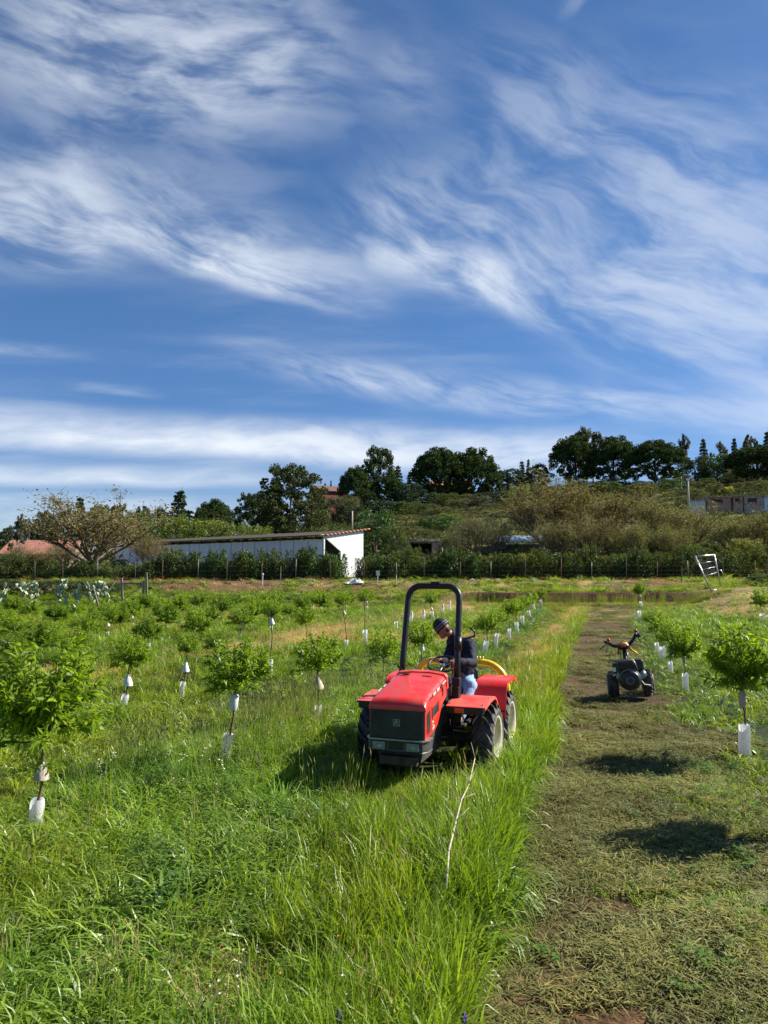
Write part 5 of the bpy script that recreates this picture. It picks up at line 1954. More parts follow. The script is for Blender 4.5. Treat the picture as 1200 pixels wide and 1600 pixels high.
# ---------------------------------------------------------------- other buildings
def house(px_, py_top, py_base, wpx, D, deep, lb, wall, roofm=None, rz=0.0, roof='gable', wins=2, cat='house', sink=1.0):
    g = P(px_, py_base, D)
    z0 = gz1(g.x, D)
    zt = P(px_, py_top, D).z
    W = wpx / 1200 * D
    H = zt - z0
    r = empty('house' if cat == 'house' else cat.replace(' ', '_'), (g.x, D, z0), rz, lb, cat)
    rh = W * .22 if roof == 'gable' else .15
    wh = H - rh
    MB().box((0, 0, wh / 2 - sink / 2), (W, deep, wh + sink)).build('wall', wall, r)
    if roof == 'gable':
        b = MB()
        o = .35
        b.add([(-W / 2 - o, -deep / 2 - o, wh - .1), (W / 2 + o, -deep / 2 - o, wh - .1), (W / 2 + o, 0, wh + rh), (-W / 2 - o, 0, wh + rh), (-W / 2 - o, deep / 2 + o, wh - .1), (W / 2 + o, deep / 2 + o, wh - .1),
               (-W / 2 - o, -deep / 2 - o, wh + .05), (W / 2 + o, -deep / 2 - o, wh + .05), (W / 2 + o, 0, wh + rh + .15), (-W / 2 - o, 0, wh + rh + .15), (-W / 2 - o, deep / 2 + o, wh + .05), (W / 2 + o, deep / 2 + o, wh + .05)],
              [(0, 1, 2, 3), (3, 2, 5, 4), (6, 9, 8, 7), (9, 10, 11, 8), (0, 6, 7, 1), (4, 5, 11, 10), (1, 7, 8, 2), (2, 8, 11, 5), (0, 3, 9, 6), (3, 4, 10, 9)])
        b.build('roof', roofm, r)
        for s_ in (-1, 1):
            MB().add([(s_ * W / 2, -deep / 2, wh - .01), (s_ * W / 2, deep / 2, wh - .01), (s_ * W / 2, 0, wh + rh - .05)], [(0, 1, 2)]).build('gable', wall, r)
    else:
        MB().box((0, 0, wh + .08), (W + .5, deep + .5, .16)).build('roof', roofm, r)
    for i in range(wins):
        x = (i + .5) / wins * W - W / 2
        f = MB().box((x, -deep / 2 - .02, wh * .55), (W * .12, .08, wh * .3)).build('window', DARKW, r)
        MB().box((x, -deep / 2 - .05, wh * .55 - wh * .15 - .05), (W * .15, .12, .08)).build('sill', SOFF, f)
    return r


REDW = principled('dull_red_render', (0.32, 0.10, 0.06), 0.9, var=0.3)
ORW = principled('orange_render', (0.55, 0.29, 0.15), 0.9, var=0.2)
PINKW = principled('pink_plaster', (0.55, 0.34, 0.26), 0.9, var=0.3, vscale=2)
house(513, 760, 788, 44, 222, 9, 'dull red house with a low brown roof between the pines on the hill', REDW, principled('brown_roof', (.14, .07, .05), .9), .5)
house(692, 752, 782, 40, 232, 10, 'orange house half hidden behind the trunks of the twin stone pines', ORW, TILE, .2)
house(721, 750, 776, 14, 226, 6, 'narrow sunlit orange wall right of the stone pine trunks', ORW, TILE, .5, wins=1)
house(72, 846, 884, 96, 92, 9, 'low house with an orange tiled hipped roof behind the bare tree at the left', principled('tan_render', (.30, .24, .16), .9, var=.4), principled('orange_roof_tiles', (.36, .15, .095), .85, var=.4, vscale=1.5), .15, wins=0)  # roof tiles in their own dull orange, mottled
house(452, 804, 816, 14, 156, 5, 'small pale hut under the big broad pine', ORW, TILE, .3, wins=1)
# ruined hut with flat roof right of the shed
D = 84
g = P(655, 862, D)
z0 = gz1(g.x, D)
hu = empty('ruined_hut', (g.x, D, z0), 0.1, 'low ruined hut with a flat slab roof and dark openings behind the hedge', 'hut')
zt = P(655, 847, D).z - z0
BLOCK = principled('grey_blocks', (.34, .32, .28), .9, var=.4, vscale=2)
MB().box((0, 0, zt), (5.6, 3.4, .14)).build('roof', SOFF, hu)
MB().box((-1.6, -1.5, zt / 2 - .6), (.9, .2, zt + 1.0)).build('wall', BLOCK, hu)
MB().box((1.9, -1.5, zt / 2 - .6), (1.5, .2, zt + 1.0)).build('wall', PINKW, hu)
MB().box((2.75, -.2, zt / 2 - .6), (.18, 2.8, zt + 1.0)).build('side_wall', WHITECL, hu)
MB().box((.3, 1.5, zt / 2 - .6), (5.0, .2, zt + 1.0)).build('rear_wall', DARKW, hu)
MB().box((.1, -1.5, zt / 2 - 1.0), (2.4, .16, zt * .45)).build('low_wall', BLOCK, hu)
rr_ = random.Random(4)
for i in range(9):
    MB().box((-.6 + i * .33, rr_.uniform(-1, 1), zt + .07 + .2), (.12, .12, .2 + .4 * rr_.random())).build('loose_block', BLOCK, hu)
g = P(618, 856, 80)
sb = empty('small_outhouse', (g.x, 80, gz1(g.x, 80)), .2, 'small grey outhouse with a thin roof between the shed and the ruined hut', 'hut')
MB().box((0, 0, .9), (2.3, 2, 2.4)).build('wall', BLOCK, sb)
MB().box((0, 0, 2.18), (2.8, 2.4, .1)).build('roof', SOFF, sb)
# blue-grey sheet roof
D = 86
g = P(808, 842, D)
z0 = gz1(g.x, D)
ro = empty('open_barn', (g.x, D, z0), -.1, 'low barn with a blue grey corrugated sheet roof half hidden by bare trees', 'barn')
zt = P(808, 842, D).z - z0
SHT = principled('blue_grey_roof_sheet', (.33, .40, .42), .5, var=.3, vscale=2, metal=.2)
for i in range(7):
    s_ = MB()
    for k in range(4):
        s_.box((-2.75 + i * .92 + (k - 1.5) * .23, 0, zt + .03 * (k % 2)), (.225, 3.6, .04))
    o = s_.build('roof_sheet', SHT, ro)
    o.rotation_euler = (.22, 0, 0)
    o.location = (0, 0, .02 * (i % 2))
MB().box((0, .6, zt / 2 - .7), (5.8, 2.0, zt + .2)).build('wall', BLOCK, ro)
# tin shacks at the right
D = 120
SHW = principled('rusty_brown_boards', (.42, .27, .19), .9, var=.5, vscale=1.5)
for px_, wpx, hpx, yb, wm_, rm_, lb, kind_ in [
        (1089, 17, 15, 796, principled('pale_blue_door', (.52, .60, .62), .6, var=.15), SOFF, 'small pale blue and white shack at the left end of the row of shacks', 0),
        (1118, 40, 14, 789, SHW, SHW, 'long low rusty brown shack with a dark opening', 1),
        (1147, 16, 13, 788, SHW, SOFF, 'small brown shack in the middle of the row of shacks', 1),
        (1172, 34, 15, 789, BLOCK, SOFF, 'open dark shack with a grey slab roof', 1),
        (1196, 18, 14, 789, principled('light_blue_sheet', (.36, .55, .66), .6), SOFF, 'light blue tin shack at the right edge', 0)]:
    g = P(px_, yb, D)
    z0 = g.z
    W, H = wpx / 12.0 * D / 100 * .94, hpx / 12.0 * D / 100 * (.72 + .2 * ((px_ * 7) % 5) / 5)
    r = empty('shack', (g.x, D, z0), .06, lb, 'shack', 'tin shacks on the hillside')
    MB().box((0, 0, H / 2 - 1.0), (W, 2.5, H + 2.0)).build('wall', wm_, r)
    MB().box((.1, -.1, H + .05), (W + .3, 3.0, .12)).build('roof', rm_, r)
    if kind_:
        MB().box((-.1 * W, -1.27, H * .45), (W * .45, .08, H * .55)).build('opening', DARKW, r)  # dark box on the wall paints the unlit inside of the opening
        for i in range(5):
            MB().box((-W / 2 + (i + .5) * W / 5, -1.30, H * .12), (W / 6, .05, H * .3)).build('board', SHW, r)
    else:
        MB().box((.1 * W, -1.28, H * .4), (W * .4, .07, H * .75)).build('door', wm_, r)
# utility pole by the shacks
g = P(1076, 790, 112)
up = empty('utility_pole', (g.x, 112, g.z - 1), 0, 'pale concrete utility pole beside the small pale blue shack', 'pole')
hp = P(1076, 748, 112).z - g.z + 1
MB().tube([(0, 0, 0), (0, 0, hp)], [.17, .11], 8).build('pole', principled('concrete_pole', (.5, .45, .38), .9), up, True)
MB().box((0, 0, hp - .1), (.5, .2, .3)).build('insulator_box', WHITECL, up)
# pale posts and bare poles on the ridge
for px_, y0_, y1_, D in ((995, 735, 770, 196), (631, 786, 798, 190), (1064, 745, 768, 180)):
    a_, b2 = P(px_, y1_, D), P(px_, y0_, D)
    MB().tube([a_ - Vector((0, 0, 1.5)), b2], .16, 6).build('wooden_pole', PALEBARK, smooth=True, label={995: 'pale bare pole standing under the ridge stone pines', 631: 'short pale post below the tall ragged pine on the slope', 1064: 'thin grey pole right of the bare leaning pine trunks'}[px_], cat='pole')

# ---------------------------------------------------------------- red tractor
RED = principled('tractor_red_paint', (0.74, 0.022, 0.016), 0.36, spec=0.5, col2=(0.58, 0.060, 0.042), vscale=7, coat=0.25)
REDF = principled('faded_red_paint', (0.66, 0.11, 0.075), 0.5, col2=(0.58, 0.05, 0.035), vscale=5)
BLK = principled('black_satin_paint', (0.014, 0.014, 0.015), 0.42, spec=0.4)
DRK = principled('dark_chassis', (0.022, 0.020, 0.018), 0.75, col2=(0.06, 0.045, 0.03), vscale=9)
GRL = principled('dusty_black_grille', (0.020, 0.023, 0.021), 0.42, col2=(0.055, 0.052, 0.040), vscale=4)
RUB = principled('tyre_rubber', (0.028, 0.028, 0.030), 0.6, col2=(0.10, 0.092, 0.078), vscale=7, bump=0.3)
RIM = principled('cream_rim_paint', (0.62, 0.58, 0.42), 0.45, col2=(0.45, 0.40, 0.27), vscale=9)
STEEL = principled('worn_steel', (0.42, 0.41, 0.38), 0.4, metal=0.8, var=0.3)
BUMP = principled('dark_grey_bumper', (0.055, 0.055, 0.055), 0.5, var=0.3)
LAMP = principled('headlight_glass', (0.20, 0.23, 0.23), 0.12, spec=0.6, var=0.25, vscale=30)
YEL = principled('yellow_paint', (0.82, 0.64, 0.02), 0.35, col2=(0.66, 0.44, 0.015), vscale=5, coat=0.2)
ORG = principled('orange_lens', (0.45, 0.10, 0.02), 0.25)
WHT = principled('white_decal', (0.78, 0.78, 0.76), 0.4)
tr = empty('tractor', (TR_O.x, TR_O.y, 0.0), TR_A, 'small red four wheel tractor with a black roll bar mowing in tall grass', 'tractor')
HW = .32

# engine hood: cross-sections from front to back, rounded shoulders
def loft(b, secs, mi=0):
    vs, fs = [], []
    n = len(secs[0])
    for s_ in secs:
        vs += s_
    for i in range(len(secs) - 1):
        for j in range(n - 1):
            fs.append((i * n + j, i * n + j + 1, (i + 1) * n + j + 1, (i + 1) * n + j))
    fs.append(tuple(range(n - 1, -1, -1)))
    fs.append(tuple((len(secs) - 1) * n + j for j in range(n)))
    b.add(vs, fs, mi)


def hood_sec(y, zt, zb, hw, rr=.06, crown=.018):
    pts = [(-hw - .004, y, zb), (-hw, y, zt - rr)]
    for k in range(1, 5):
        a = PI / 2 * k / 4
        pts.append((-hw + rr * (1 - math.cos(a)), y, zt - rr + rr * math.sin(a)))
    pts += [(-hw * .35, y, zt + crown), (hw * .35, y, zt + crown)]
    for k in range(4, 0, -1):
        a = PI / 2 * k / 4
        pts.append((hw - rr * (1 - math.cos(a)), y, zt - rr + rr * math.sin(a)))
    pts += [(hw, y, zt - rr), (hw + .004, y, zb)]
    return pts


b = MB()
loft(b, [hood_sec(-1.935, .925, .90, HW + .004, .02, .004), hood_sec(-1.93, .950, .90, HW + .012, .03, .006), hood_sec(-1.90, .985, .90, HW + .014, .05), hood_sec(-1.84, 1.015, .90, HW + .008),
         hood_sec(-1.5, 1.085, .94, HW), hood_sec(-1.15, 1.14, .99, HW - .005), hood_sec(-.97, 1.16, 1.01, HW - .01)])
hood = b.build('hood', RED, tr, bevel=.004)
MB().box((-.17, -1.06, 1.172), (.10, .05, .008)).build('vent_slot', BLK, hood)
MB().box((.12, -1.12, 1.166), (.12, .012, .008)).build('vent_slot', BLK, hood)
# rear cowl lip
b = MB()
loft(b, [hood_sec(-.965, 1.175, 1.0, HW + .005, .06), hood_sec(-.90, 1.19, 1.0, HW + .005, .06)])
b.build('cowl', REDF, tr, bevel=.006)
# side panels: thin red sheet with recessed screens
for sx in (-1, 1):
    b = MB()
    x0, x1 = sx * (HW - .015), sx * (HW + .004)
    prof = [(-1.92, .58), (-1.52, .62), (-1.40, .66), (-1.18, .86), (-.98, .92), (-.98, 1.03), (-1.5, .96), (-1.92, .915)]
    n = len(prof)
    b.add([(x0, y, z) for y, z in prof] + [(x1, y, z) for y, z in prof], [tuple(range(n)), tuple(range(2 * n - 1, n - 1, -1))] + [(i, i + n, (i + 1) % n + n, (i + 1) % n) for i in range(n)])
    pnl = b.build('side_panel', RED, tr, bevel=.003)
    # front screen
    MB().hexa([(sx * (HW + .002), -1.86, .635), (sx * (HW + .009), -1.86, .635), (sx * (HW + .009), -1.72, .645), (sx * (HW + .002), -1.72, .645),
               (sx * (HW + .002), -1.86, .865), (sx * (HW + .009), -1.86, .865), (sx * (HW + .009), -1.72, .885), (sx * (HW + .002), -1.72, .885)]).build('side_screen', GRL, pnl)
    fr = MB()
    for (ya, yb, za, zb2) in ((-1.65, -1.38, .775, .925),):
        fr.tube([(sx * (HW + .008), ya, za - .01), (sx * (HW + .008), ya, zb2 - .03), (sx * (HW + .008), yb, zb2 + .01), (sx * (HW + .008), yb, za + .03)], .007, 5, closed=True)
    fr.build('screen_frame', RED, pnl)
    MB().hexa([(sx * (HW + .001), -1.64, .775), (sx * (HW + .009), -1.64, .775), (sx * (HW + .009), -1.39, .81), (sx * (HW + .001), -1.39, .81),
               (sx * (HW + .001), -1.64, .885), (sx * (HW + .009), -1.64, .885), (sx * (HW + .009), -1.39, .925), (sx * (HW + .001), -1.39, .925)]).build('side_screen', GRL, pnl)
    # recessed seam and black stripe with white lettering
    MB().hexa([(sx * (HW + .004), -1.78, .985), (sx * (HW + .011), -1.78, .985), (sx * (HW + .004), -1.00, 1.085), (sx * (HW - .004), -1.00, 1.085),
               (sx * (HW + .004), -1.76, .998), (sx * (HW + .011), -1.76, .998), (sx * (HW + .004), -1.00, 1.112), (sx * (HW - .004), -1.00, 1.112)]).build('stripe', BLK, hood)
    lt = MB()
    for ya, w_, hh in ((-1.60, .035, .030), (-1.555, .030, .032), (-1.515, .028, .028), (-1.43, .045, .034), (-1.375, .04, .034), (-1.18, .028, .020), (-1.145, .03, .018), (-1.11, .026, .018), (-1.075, .03, .018), (-1.04, .024, .018)):
        zc = .992 + (ya + 1.78) * .130 + .016
        xo = HW + .013 - (ya + 1.78) * .006
        lt.hexa([(sx * (xo - .004), ya, zc - hh / 2), (sx * xo, ya, zc - hh / 2), (sx * xo, ya + w_ * .78, zc - hh / 2 + .004), (sx * (xo - .004), ya + w_ * .78, zc - hh / 2 + .004),
                 (sx * (xo - .004), ya + .006, zc + hh / 2), (sx * xo, ya + .006, zc + hh / 2), (sx * xo, ya + w_, zc + hh / 2 + .004), (sx * (xo - .004), ya + w_, zc + hh / 2 + .004)])
    lt.build('lettering', WHT, hood)
    MB().box((sx * (HW + .004), -1.17, 1.0), (.012, .03, .10)).build('latch', BLK, pnl)
    # small round badge with lettering under it
    bd = MB()
    bd.lathe([(0, .028), (.004, .028)], 14, 'x', 0, Matrix.Translation((sx * (HW + .005), -1.61, .715)))
    bd.lathe([(.002, .015), (.008, .015)], 12, 'x', 1, Matrix.Translation((sx * (HW + .005), -1.61, .715)))
    for i in range(4):
        bd.box((sx * (HW + .006), -1.625 + i * .022, .655 + i * .006), (.005, .016, .022), 0)
    bd.build('badge', [principled('badge_cream', (.75, .72, .5), .4), principled('badge_green', (.12, .16, .06), .4)], pnl)
# grille plate
gp = MB().hexa([(-HW - .005, -1.935, .585), (HW + .005, -1.935, .585), (HW - .01, -1.86, .60), (-HW + .01, -1.86, .60),
                (-HW + .002, -1.925, .905), (HW - .002, -1.925, .905), (HW - .01, -1.86, .905), (-HW + .01, -1.86, .905)]).build('grille', GRL, tr, bevel=.012)
sb_ = MB()
for i in range(30):
    sb_.box((0, -1.9395 + i * .00022, .605 + i * .0098), (2 * HW - .03, .006, .0035))
sb_.build('grille_mesh', GRL, gp)
em = MB()
eg = principled('grey_emblem', (.26, .28, .27), .4)
for (cx_, cz_, w_, h_) in ((-.035, .765, .006, .075), (.035, .765, .006, .075), (0, .80, .07, .006), (0, .73, .07, .006)):
    em.box((cx_, -1.945, cz_), (w_, .008, h_))
for a_, dx_, dz_, L_, wd in ((.75, -.010, .012, .044, .012), (-.6, .012, .016, .034, .010), (-.75, .011, -.014, .040, .012), (.9, -.012, -.010, .034, .009), (0, 0, 0, .02, .020), (1.57, -.02, -.02, .02, .006)):
    M_ = Matrix.Translation((dx_, -1.945, .765 + dz_)) @ Matrix.Rotation(a_, 4, 'Y')
    em.box((0, 0, 0), (wd, .008, L_), 0, M_)
em.build('emblem', eg, gp)
# bumper
b = MB()
outl = [(-HW - .03, -1.74), (-HW - .03, -1.88), (-HW + .02, -1.965), (HW - .02, -1.965), (HW + .03, -1.88), (HW + .03, -1.74)]
n = len(outl)
b.add([(x, y, .455) for x, y in outl] + [(x, y, .575) for x, y in outl], [tuple(range(n)), tuple(range(2 * n - 1, n - 1, -1))] + [(i, (i + 1) % n, (i + 1) % n + n, i + n) for i in range(n)])
bm = b.build('bumper', BUMP, tr, bevel=.012)
b = MB()
o2 = [(x * 1.04, y - .012) for x, y in outl[:]]
b.add([(x, y, .575) for x, y in o2] + [(x, y, .588) for x, y in o2], [tuple(range(n)), tuple(range(2 * n - 1, n - 1, -1))] + [(i, (i + 1) % n, (i + 1) % n + n, i + n) for i in range(n)])
b.build('bumper_lip', STEEL, bm)
MB().box((0, -1.962, .52), (.16, .02, .09)).build('bumper_plate', BLK, bm)
for sx in (-1, 1):
    M_ = Matrix.Translation((sx * .195, -1.965, .513))
    b = MB()
    b.box((0, .01, 0), (.17, .04, .105), 0, M_)
    hl = b.build('headlight', BLK, tr, bevel=.02)
    b = MB()
    b.box((0, -.012, 0), (.15, .025, .088), 0, M_)
    b.build('lens', LAMP, hl, bevel=.018)
    b = MB()
    b.box((0, 0, 0), (.04, .03, .02), 0, M_ @ Matrix.Translation((.01, -.012, .0)))
    b.build('bulb', STEEL, hl)
MB().ball((.30, -1.78, .50), (.035, .05, .06), 10).build('tow_cover', principled('cream_plastic', (.6, .6, .52), .4), tr, True)
# engine block and chassis
ch = MB()
ch.box((0, -1.4, .62), (.50, .85, .46))
ch.box((0, -.45, .55), (.36, 1.1, .30))
ch.box((0, .50, .58), (.44, 1.0, .38))
ch.tube([(-.66, -.52, .42), (.66, -.52, .42)], .07, 10)
ch.tube([(-.66, .52, .42), (.66, .52, .42)], .07, 10)
ch.box((0, -1.65, .42), (.44, .5, .10))
ch.build('chassis', DRK, tr, bevel=.01)
MB().box((0, -.72, .82), (.50, .46, .42)).build('gearbox_cover', DRK, tr, bevel=.02)
for sx in (-1, 1):
    MB().box((sx * .27, -.12, .50), (.22, .62, .03)).build('footrest', DRK, tr, bevel=.006)
MB().tube([(.30, -1.2, .55), (.36, -.9, .5), (.33, -.7, .58), (.25, -.5, .7)], .014, 6).build('hose', BLK, tr, True)

# wheels
tyb = MB()
R_, W_ = .405, .25
prof = [(-W_ * .36, .25), (-W_ * .47, .27), (-W_ * .5, .32), (-W_ * .46, .342), (-W_ * .36, .354), (0, .360), (W_ * .36, .354), (W_ * .46, .342), (W_ * .5, .32), (W_ * .47, .27), (W_ * .36, .25)]
tyb.lathe(prof, 44, 'x', close=True)
for side in (-1, 1):
    for k in range(17):
        a0 = 2 * PI * (k + (.5 if side > 0 else 0)) / 17
        segs = []
        for i in range(6):
            t = i / 5
            x = side * (-.008 + t * (W_ * .5 + .006))
            a = a0 + .40 * t * t * .9 + .10 * t
            rb = .350 - .065 * max(0, t - .72) / .28
            rt = R_ - .010 * t - .060 * max(0, t - .80) / .20
            hw_ = .030 + .008 * t
            for (da, rr_2) in ((-hw_ * 1.2, rb), (hw_ * 1.2, rb), (hw_ * .8, rt), (-hw_ * .8, rt)):
                segs.append((x, rr_2 * math.cos(a + da), rr_2 * math.sin(a + da)))
        fs = []
        for i in range(5):
            for j in range(4):
                fs.append((i * 4 + j, i * 4 + (j + 1) % 4, (i + 1) * 4 + (j + 1) % 4, (i + 1) * 4 + j))
        fs += [(3, 2, 1, 0), (20, 21, 22, 23)]
        tyb.add(segs, fs)
tyre_me = tyb.mesh('tyre', RUB, False)
rmb = MB()
rmb.lathe([(-.105, .255), (-.115, .268), (-.10, .245), (-.06, .225), (.05, .222), (.095, .243), (.112, .270), (.118, .262), (.105, .240), (.06, .212), (-.06, .212)], 36, 'x', close=True)
rmb.lathe([(-.05, .218), (-.03, .17), (-.05, .10), (-.05, .0)], 30, 'x')
rim_me = rmb.mesh('rim', RIM, True)
hub = MB()
hub.lathe([(-.05, .07), (.03, .06), (.04, .03), (.04, 0)], 16, 'x')
for k in range(6):
    a = k * 1.047
    hub.lathe([(-.05, .014), (-.025, .014), (-.024, 0)], 6, 'x', 0, Matrix.Translation((0, .10 * math.cos(a), .10 * math.sin(a))))
hub_me = hub.mesh('hub', RIM, False)
for sx in (-1, 1):
    for sy in (-1, 1):
        wz = .385
        wh = bpy.data.objects.new('wheel', None)
        COL.objects.link(wh)
        wh.parent = tr
        wh.location = (sx * .73, sy * .52, .42)
        wh.scale = (1.12, 1.09, 1.09)
        wh.rotation_euler = (sx * sy * .3 + .2, 0, PI if sx < 0 else 0)
        put('tyre', tyre_me, wh)
        put('rim', rim_me, wh)
        put('hub', hub_me, wh)


def fender(prof, x0, x1, name, m_, lip=.05, side_in=None):
    """sheet of constant thickness following a profile in y, z, with a turned-down outer lip"""
    b = MB()
    th = .014
    n = len(prof)
    top = [(y, z) for y, z in prof]
    bot = [(y, z - th) for y, z in prof]
    V = [(x0, y, z) for y, z in top] + [(x1, y, z) for y, z in top] + [(x0, y, z) for y, z in bot] + [(x1, y, z) for y, z in bot]
    F = []
    for i in range(n - 1):
        F.append((i, i + 1, n + i + 1, n + i))
        F.append((2 * n + i, 3 * n + i, 3 * n + i + 1, 2 * n + i + 1))
        F.append((i, 2 * n + i, 2 * n + i + 1, i + 1))
        F.append((n + i, n + i + 1, 3 * n + i + 1, 3 * n + i))
    F += [(0, n, 3 * n, 2 * n), (n - 1, 3 * n - 1, 4 * n - 1, 2 * n - 1)]
    b.add(V, F)
    # lip strip
    xo = x1
    V = [(xo, y, z + .001) for y, z in top] + [(xo, y, z - lip) for y, z in top] + [(xo + math.copysign(.012, x1), y, z + .001) for y, z in top] + [(xo + math.copysign(.012, x1), y, z - lip) for y, z in top]
    F = []
    for i in range(n - 1):
        F += [(i, i + 1, n + i + 1, n + i), (2 * n + i, 3 * n + i, 3 * n + i + 1, 2 * n + i + 1), (i, 2 * n + i, 2 * n + i + 1, i + 1), (n + i, n + i + 1, 3 * n + i + 1, 3 * n + i)]
    F += [(0, n, 3 * n, 2 * n), (n - 1, 3 * n - 1, 4 * n - 1, 2 * n - 1)]
    b.add(V, F)
    if side_in:
        k = [(y, z) for y, z in prof]
        poly = [(x0, y, z) for y, z in k] + [(x0, side_in[1], side_in[2]), (x0, side_in[0], side_in[2])]
        m = len(poly)
        b.add(poly + [(x0 + math.copysign(.012, x1), y, z) for _, y, z in poly], [tuple(range(m)), tuple(range(2 * m - 1, m - 1, -1))] + [(i, i + m, (i + 1) % m + m, (i + 1) % m) for i in range(m)])
    return b.build(name, m_, tr, bevel=.005)


bolt = MB().lathe([(0, .011), (.008, .010), (.009, 0)], 8, 'z').mesh('bolt', STEEL, False)
for sx in (-1, 1):
    ff = fender([(-1.05, .895), (-.72, .93), (-.45, .935), (-.34, .90), (-.18, .76), (-.14, .68)], sx * .33, sx * .80, 'front_fender', REDF, .035)
    for bx_, by_, bz_ in ((.36, -.95, .909), (.36, -.60, .934), (.76, -.95, .909), (.76, -.60, .934)):
        put('bolt', bolt, ff, (sx * bx_, by_, bz_))
    MB().box((sx * .56, -1.035, .845), (.45, .05, .085)).build('lamp_bar', BLK, ff, bevel=.01)
    MB().box((sx * .50, -1.063, .845), (.12, .014, .055)).build('indicator', ORG, ff, bevel=.004)
    rf_ = fender([(.07, .60), (.11, .82), (.17, .95), (.25, 1.01), (.36, 1.03), (.74, 1.03), (.90, .99), (1.0, .93)], sx * .42, sx * .84, 'rear_fender', RED, .05, (.1, .95, .62))
    MB().box((sx * .63, .065, .66), (.42, .012, .02)).build('fender_seam', BLK, rf_)

# roll bar
rp = []
xr = .345


def yr_(z):
    return -.64 + .30 * (z - 1.06) / 1.24


for z in (1.06, 1.4, 1.8, 2.10):
    rp.append((-xr - .020 * (2.1 - z), yr_(z), z))
for k in range(1, 7):
    a = PI / 2 * k / 6
    z = 2.14 + .16 * math.sin(a)
    rp.append((-xr + .16 * (1 - math.cos(a)), yr_(z), z))
rp2 = [(-x, y, z) for x, y, z in reversed(rp)]
rb = MB().tube(rp + rp2, .040, 12).build('roll_bar', BLK, tr, True)
for sx in (-1, 1):
    MB().box((sx * .367, -.64, 1.09), (.095, .10, .17)).build('socket', BLK, rb, bevel=.012)
    MB().box((sx * .367, -.65, .86), (.09, .14, .42)).build('bracket', BLK, tr, bevel=.01)
MB().box((.02, yr_(2.3), 2.345), (.12, .06, .03)).build('bracket_plate', BLK, rb)
MB().tube([(.360, yr_(1.5), 1.50), (.357, yr_(1.66), 1.66)], .050, 10).build('hinge_clamp', BLK, rb, True)
MB().tube([(.38, -.49, 1.54), (.44, -.46, 1.64), (.55, -.42, 1.67), (.55, -.41, 1.73), (.49, -.42, 1.78)], .013, 6).build('lock_lever', BLK, rb, True)

# console, steering wheel, levers
MB().box((.03, -.70, 1.04), (.54, .42, .26), top=(.9, .7)).build('dashboard', BLK, tr, bevel=.02)
sc_ = Vector((.13, -.40, 1.30))
tilt = Matrix.Translation(sc_) @ Matrix.Rotation(math.radians(24), 4, 'X')
b = MB()
b.tube([(.19 * math.cos(a), .19 * math.sin(a), 0) for a in np.linspace(0, 2 * PI, 29)[:-1]], .015, 8, 0, tilt, closed=True)
sw = b.build('steering_wheel', BLK, tr, True)
b = MB()
for a in (.5, 2.6, 4.7):
    b.tube([(0, 0, -.03), (.18 * math.cos(a), .18 * math.sin(a), 0)], .009, 6, 0, tilt)
b.ball((0, 0, -.02), (.035, .035, .02), 10, 0, tilt)
b.build('spokes', STEEL, sw, True)
MB().tube([tuple(sc_ + Vector((0, .01, -.03))), (.08, -.62, 1.05)], .024, 8).build('steering_column', BLK, tr, True)
for x, y, z, dx_, dz_ in ((-.30, -.6, 1.0, -.05, .22), (.26, -.62, 1.0, .07, .16), (-.22, -.72, 1.15, -.16, .14)):
    lv = MB().tube([(x, y, z), (x + dx_, y + .03, z + dz_)], .008, 6).build('lever', BLK, tr, True)
    MB().ball((x + dx_, y + .03, z + dz_), .020, 8).build('knob', BLK, lv, True)
MB().ball((-.36, -1.13, .965), (.07, .05, .02), 8).build('blue_rag', principled('blue_cloth', (.16, .32, .55), .8), tr, True)
for ob_ in list(tr.children):
    if ob_.name.split('.')[0] in ('hood', 'cowl', 'side_panel', 'grille', 'bumper', 'headlight', 'tow_cover', 'blue_rag'):
        ob_.location.z += .08
# seat
st = MB().box((.12, .62, .78), (.48, .42, .10), top=(.92, .92)).build('seat', BLK, tr, bevel=.03)
MB().box((.12, .88, .95), (.42, .08, .28), top=(.9, .8)).build('backrest', BLK, st, bevel=.03)
MB().box((0, 1.0, .86), (.60, .28, .08)).build('rear_deck', DRK, tr, bevel=.01)

# ---------------------------------------------------------------- yellow mower behind the tractor
YM = Matrix.Rotation(TR_A, 3, 'Z') @ Vector((.22, 1.22, 0))
mw = empty('mower_attachment', (TR_O.x + YM.x, TR_O.y + YM.y, 0.0), TR_A, 'yellow tubular mower frame hitched behind the red tractor', 'mower')
def hoop(y, zt, xl, xr_, rad):
    pts = [(xl, y, .35), (xl, y, zt - .30)]
    for k in range(1, 8):
        a = PI / 2 * k / 7
        pts.append((xl + .30 * (1 - math.cos(a)), y, zt - .30 + .30 * math.sin(a)))
    for k in range(7, -1, -1):
        a = PI / 2 * k / 7
        pts.append((xr_ - .36 * (1 - math.cos(a)), y, zt - .36 + .36 * math.sin(a)))
    pts.append((xr_ + .01, y, .35))
    return MB().tube(pts, rad, 12)


hp_ = hoop(.05, 1.13, -.95, .44, .050).build('hoop', YEL, mw, True)
tb_ = MB()
for i in range(6):
    MB().tube([(-.14 + i * .045, .05, 1.155), (-.14 + i * .045, .05, 1.215)], [.014, .011], 6).build('tooth', YEL, hp_, True)
MB().box((-.2, .25, .38), (1.35, .75, .16)).build('deck', YEL, mw, bevel=.02)
MB().box((-.2, .65, .20), (1.35, .04, .30)).build('skirt', BLK, mw)
MB().tube([(-.2, -.30, .62), (-.2, .05, .78)], .03, 8).build('top_link', STEEL, mw, True)
for sx in (-1, 1):
    MB().tube([(-.0 + sx * .3, -.35, .40), (-.0 + sx * .36, .1, .42)], .025, 8).build('lift_arm', BLK, mw, True)

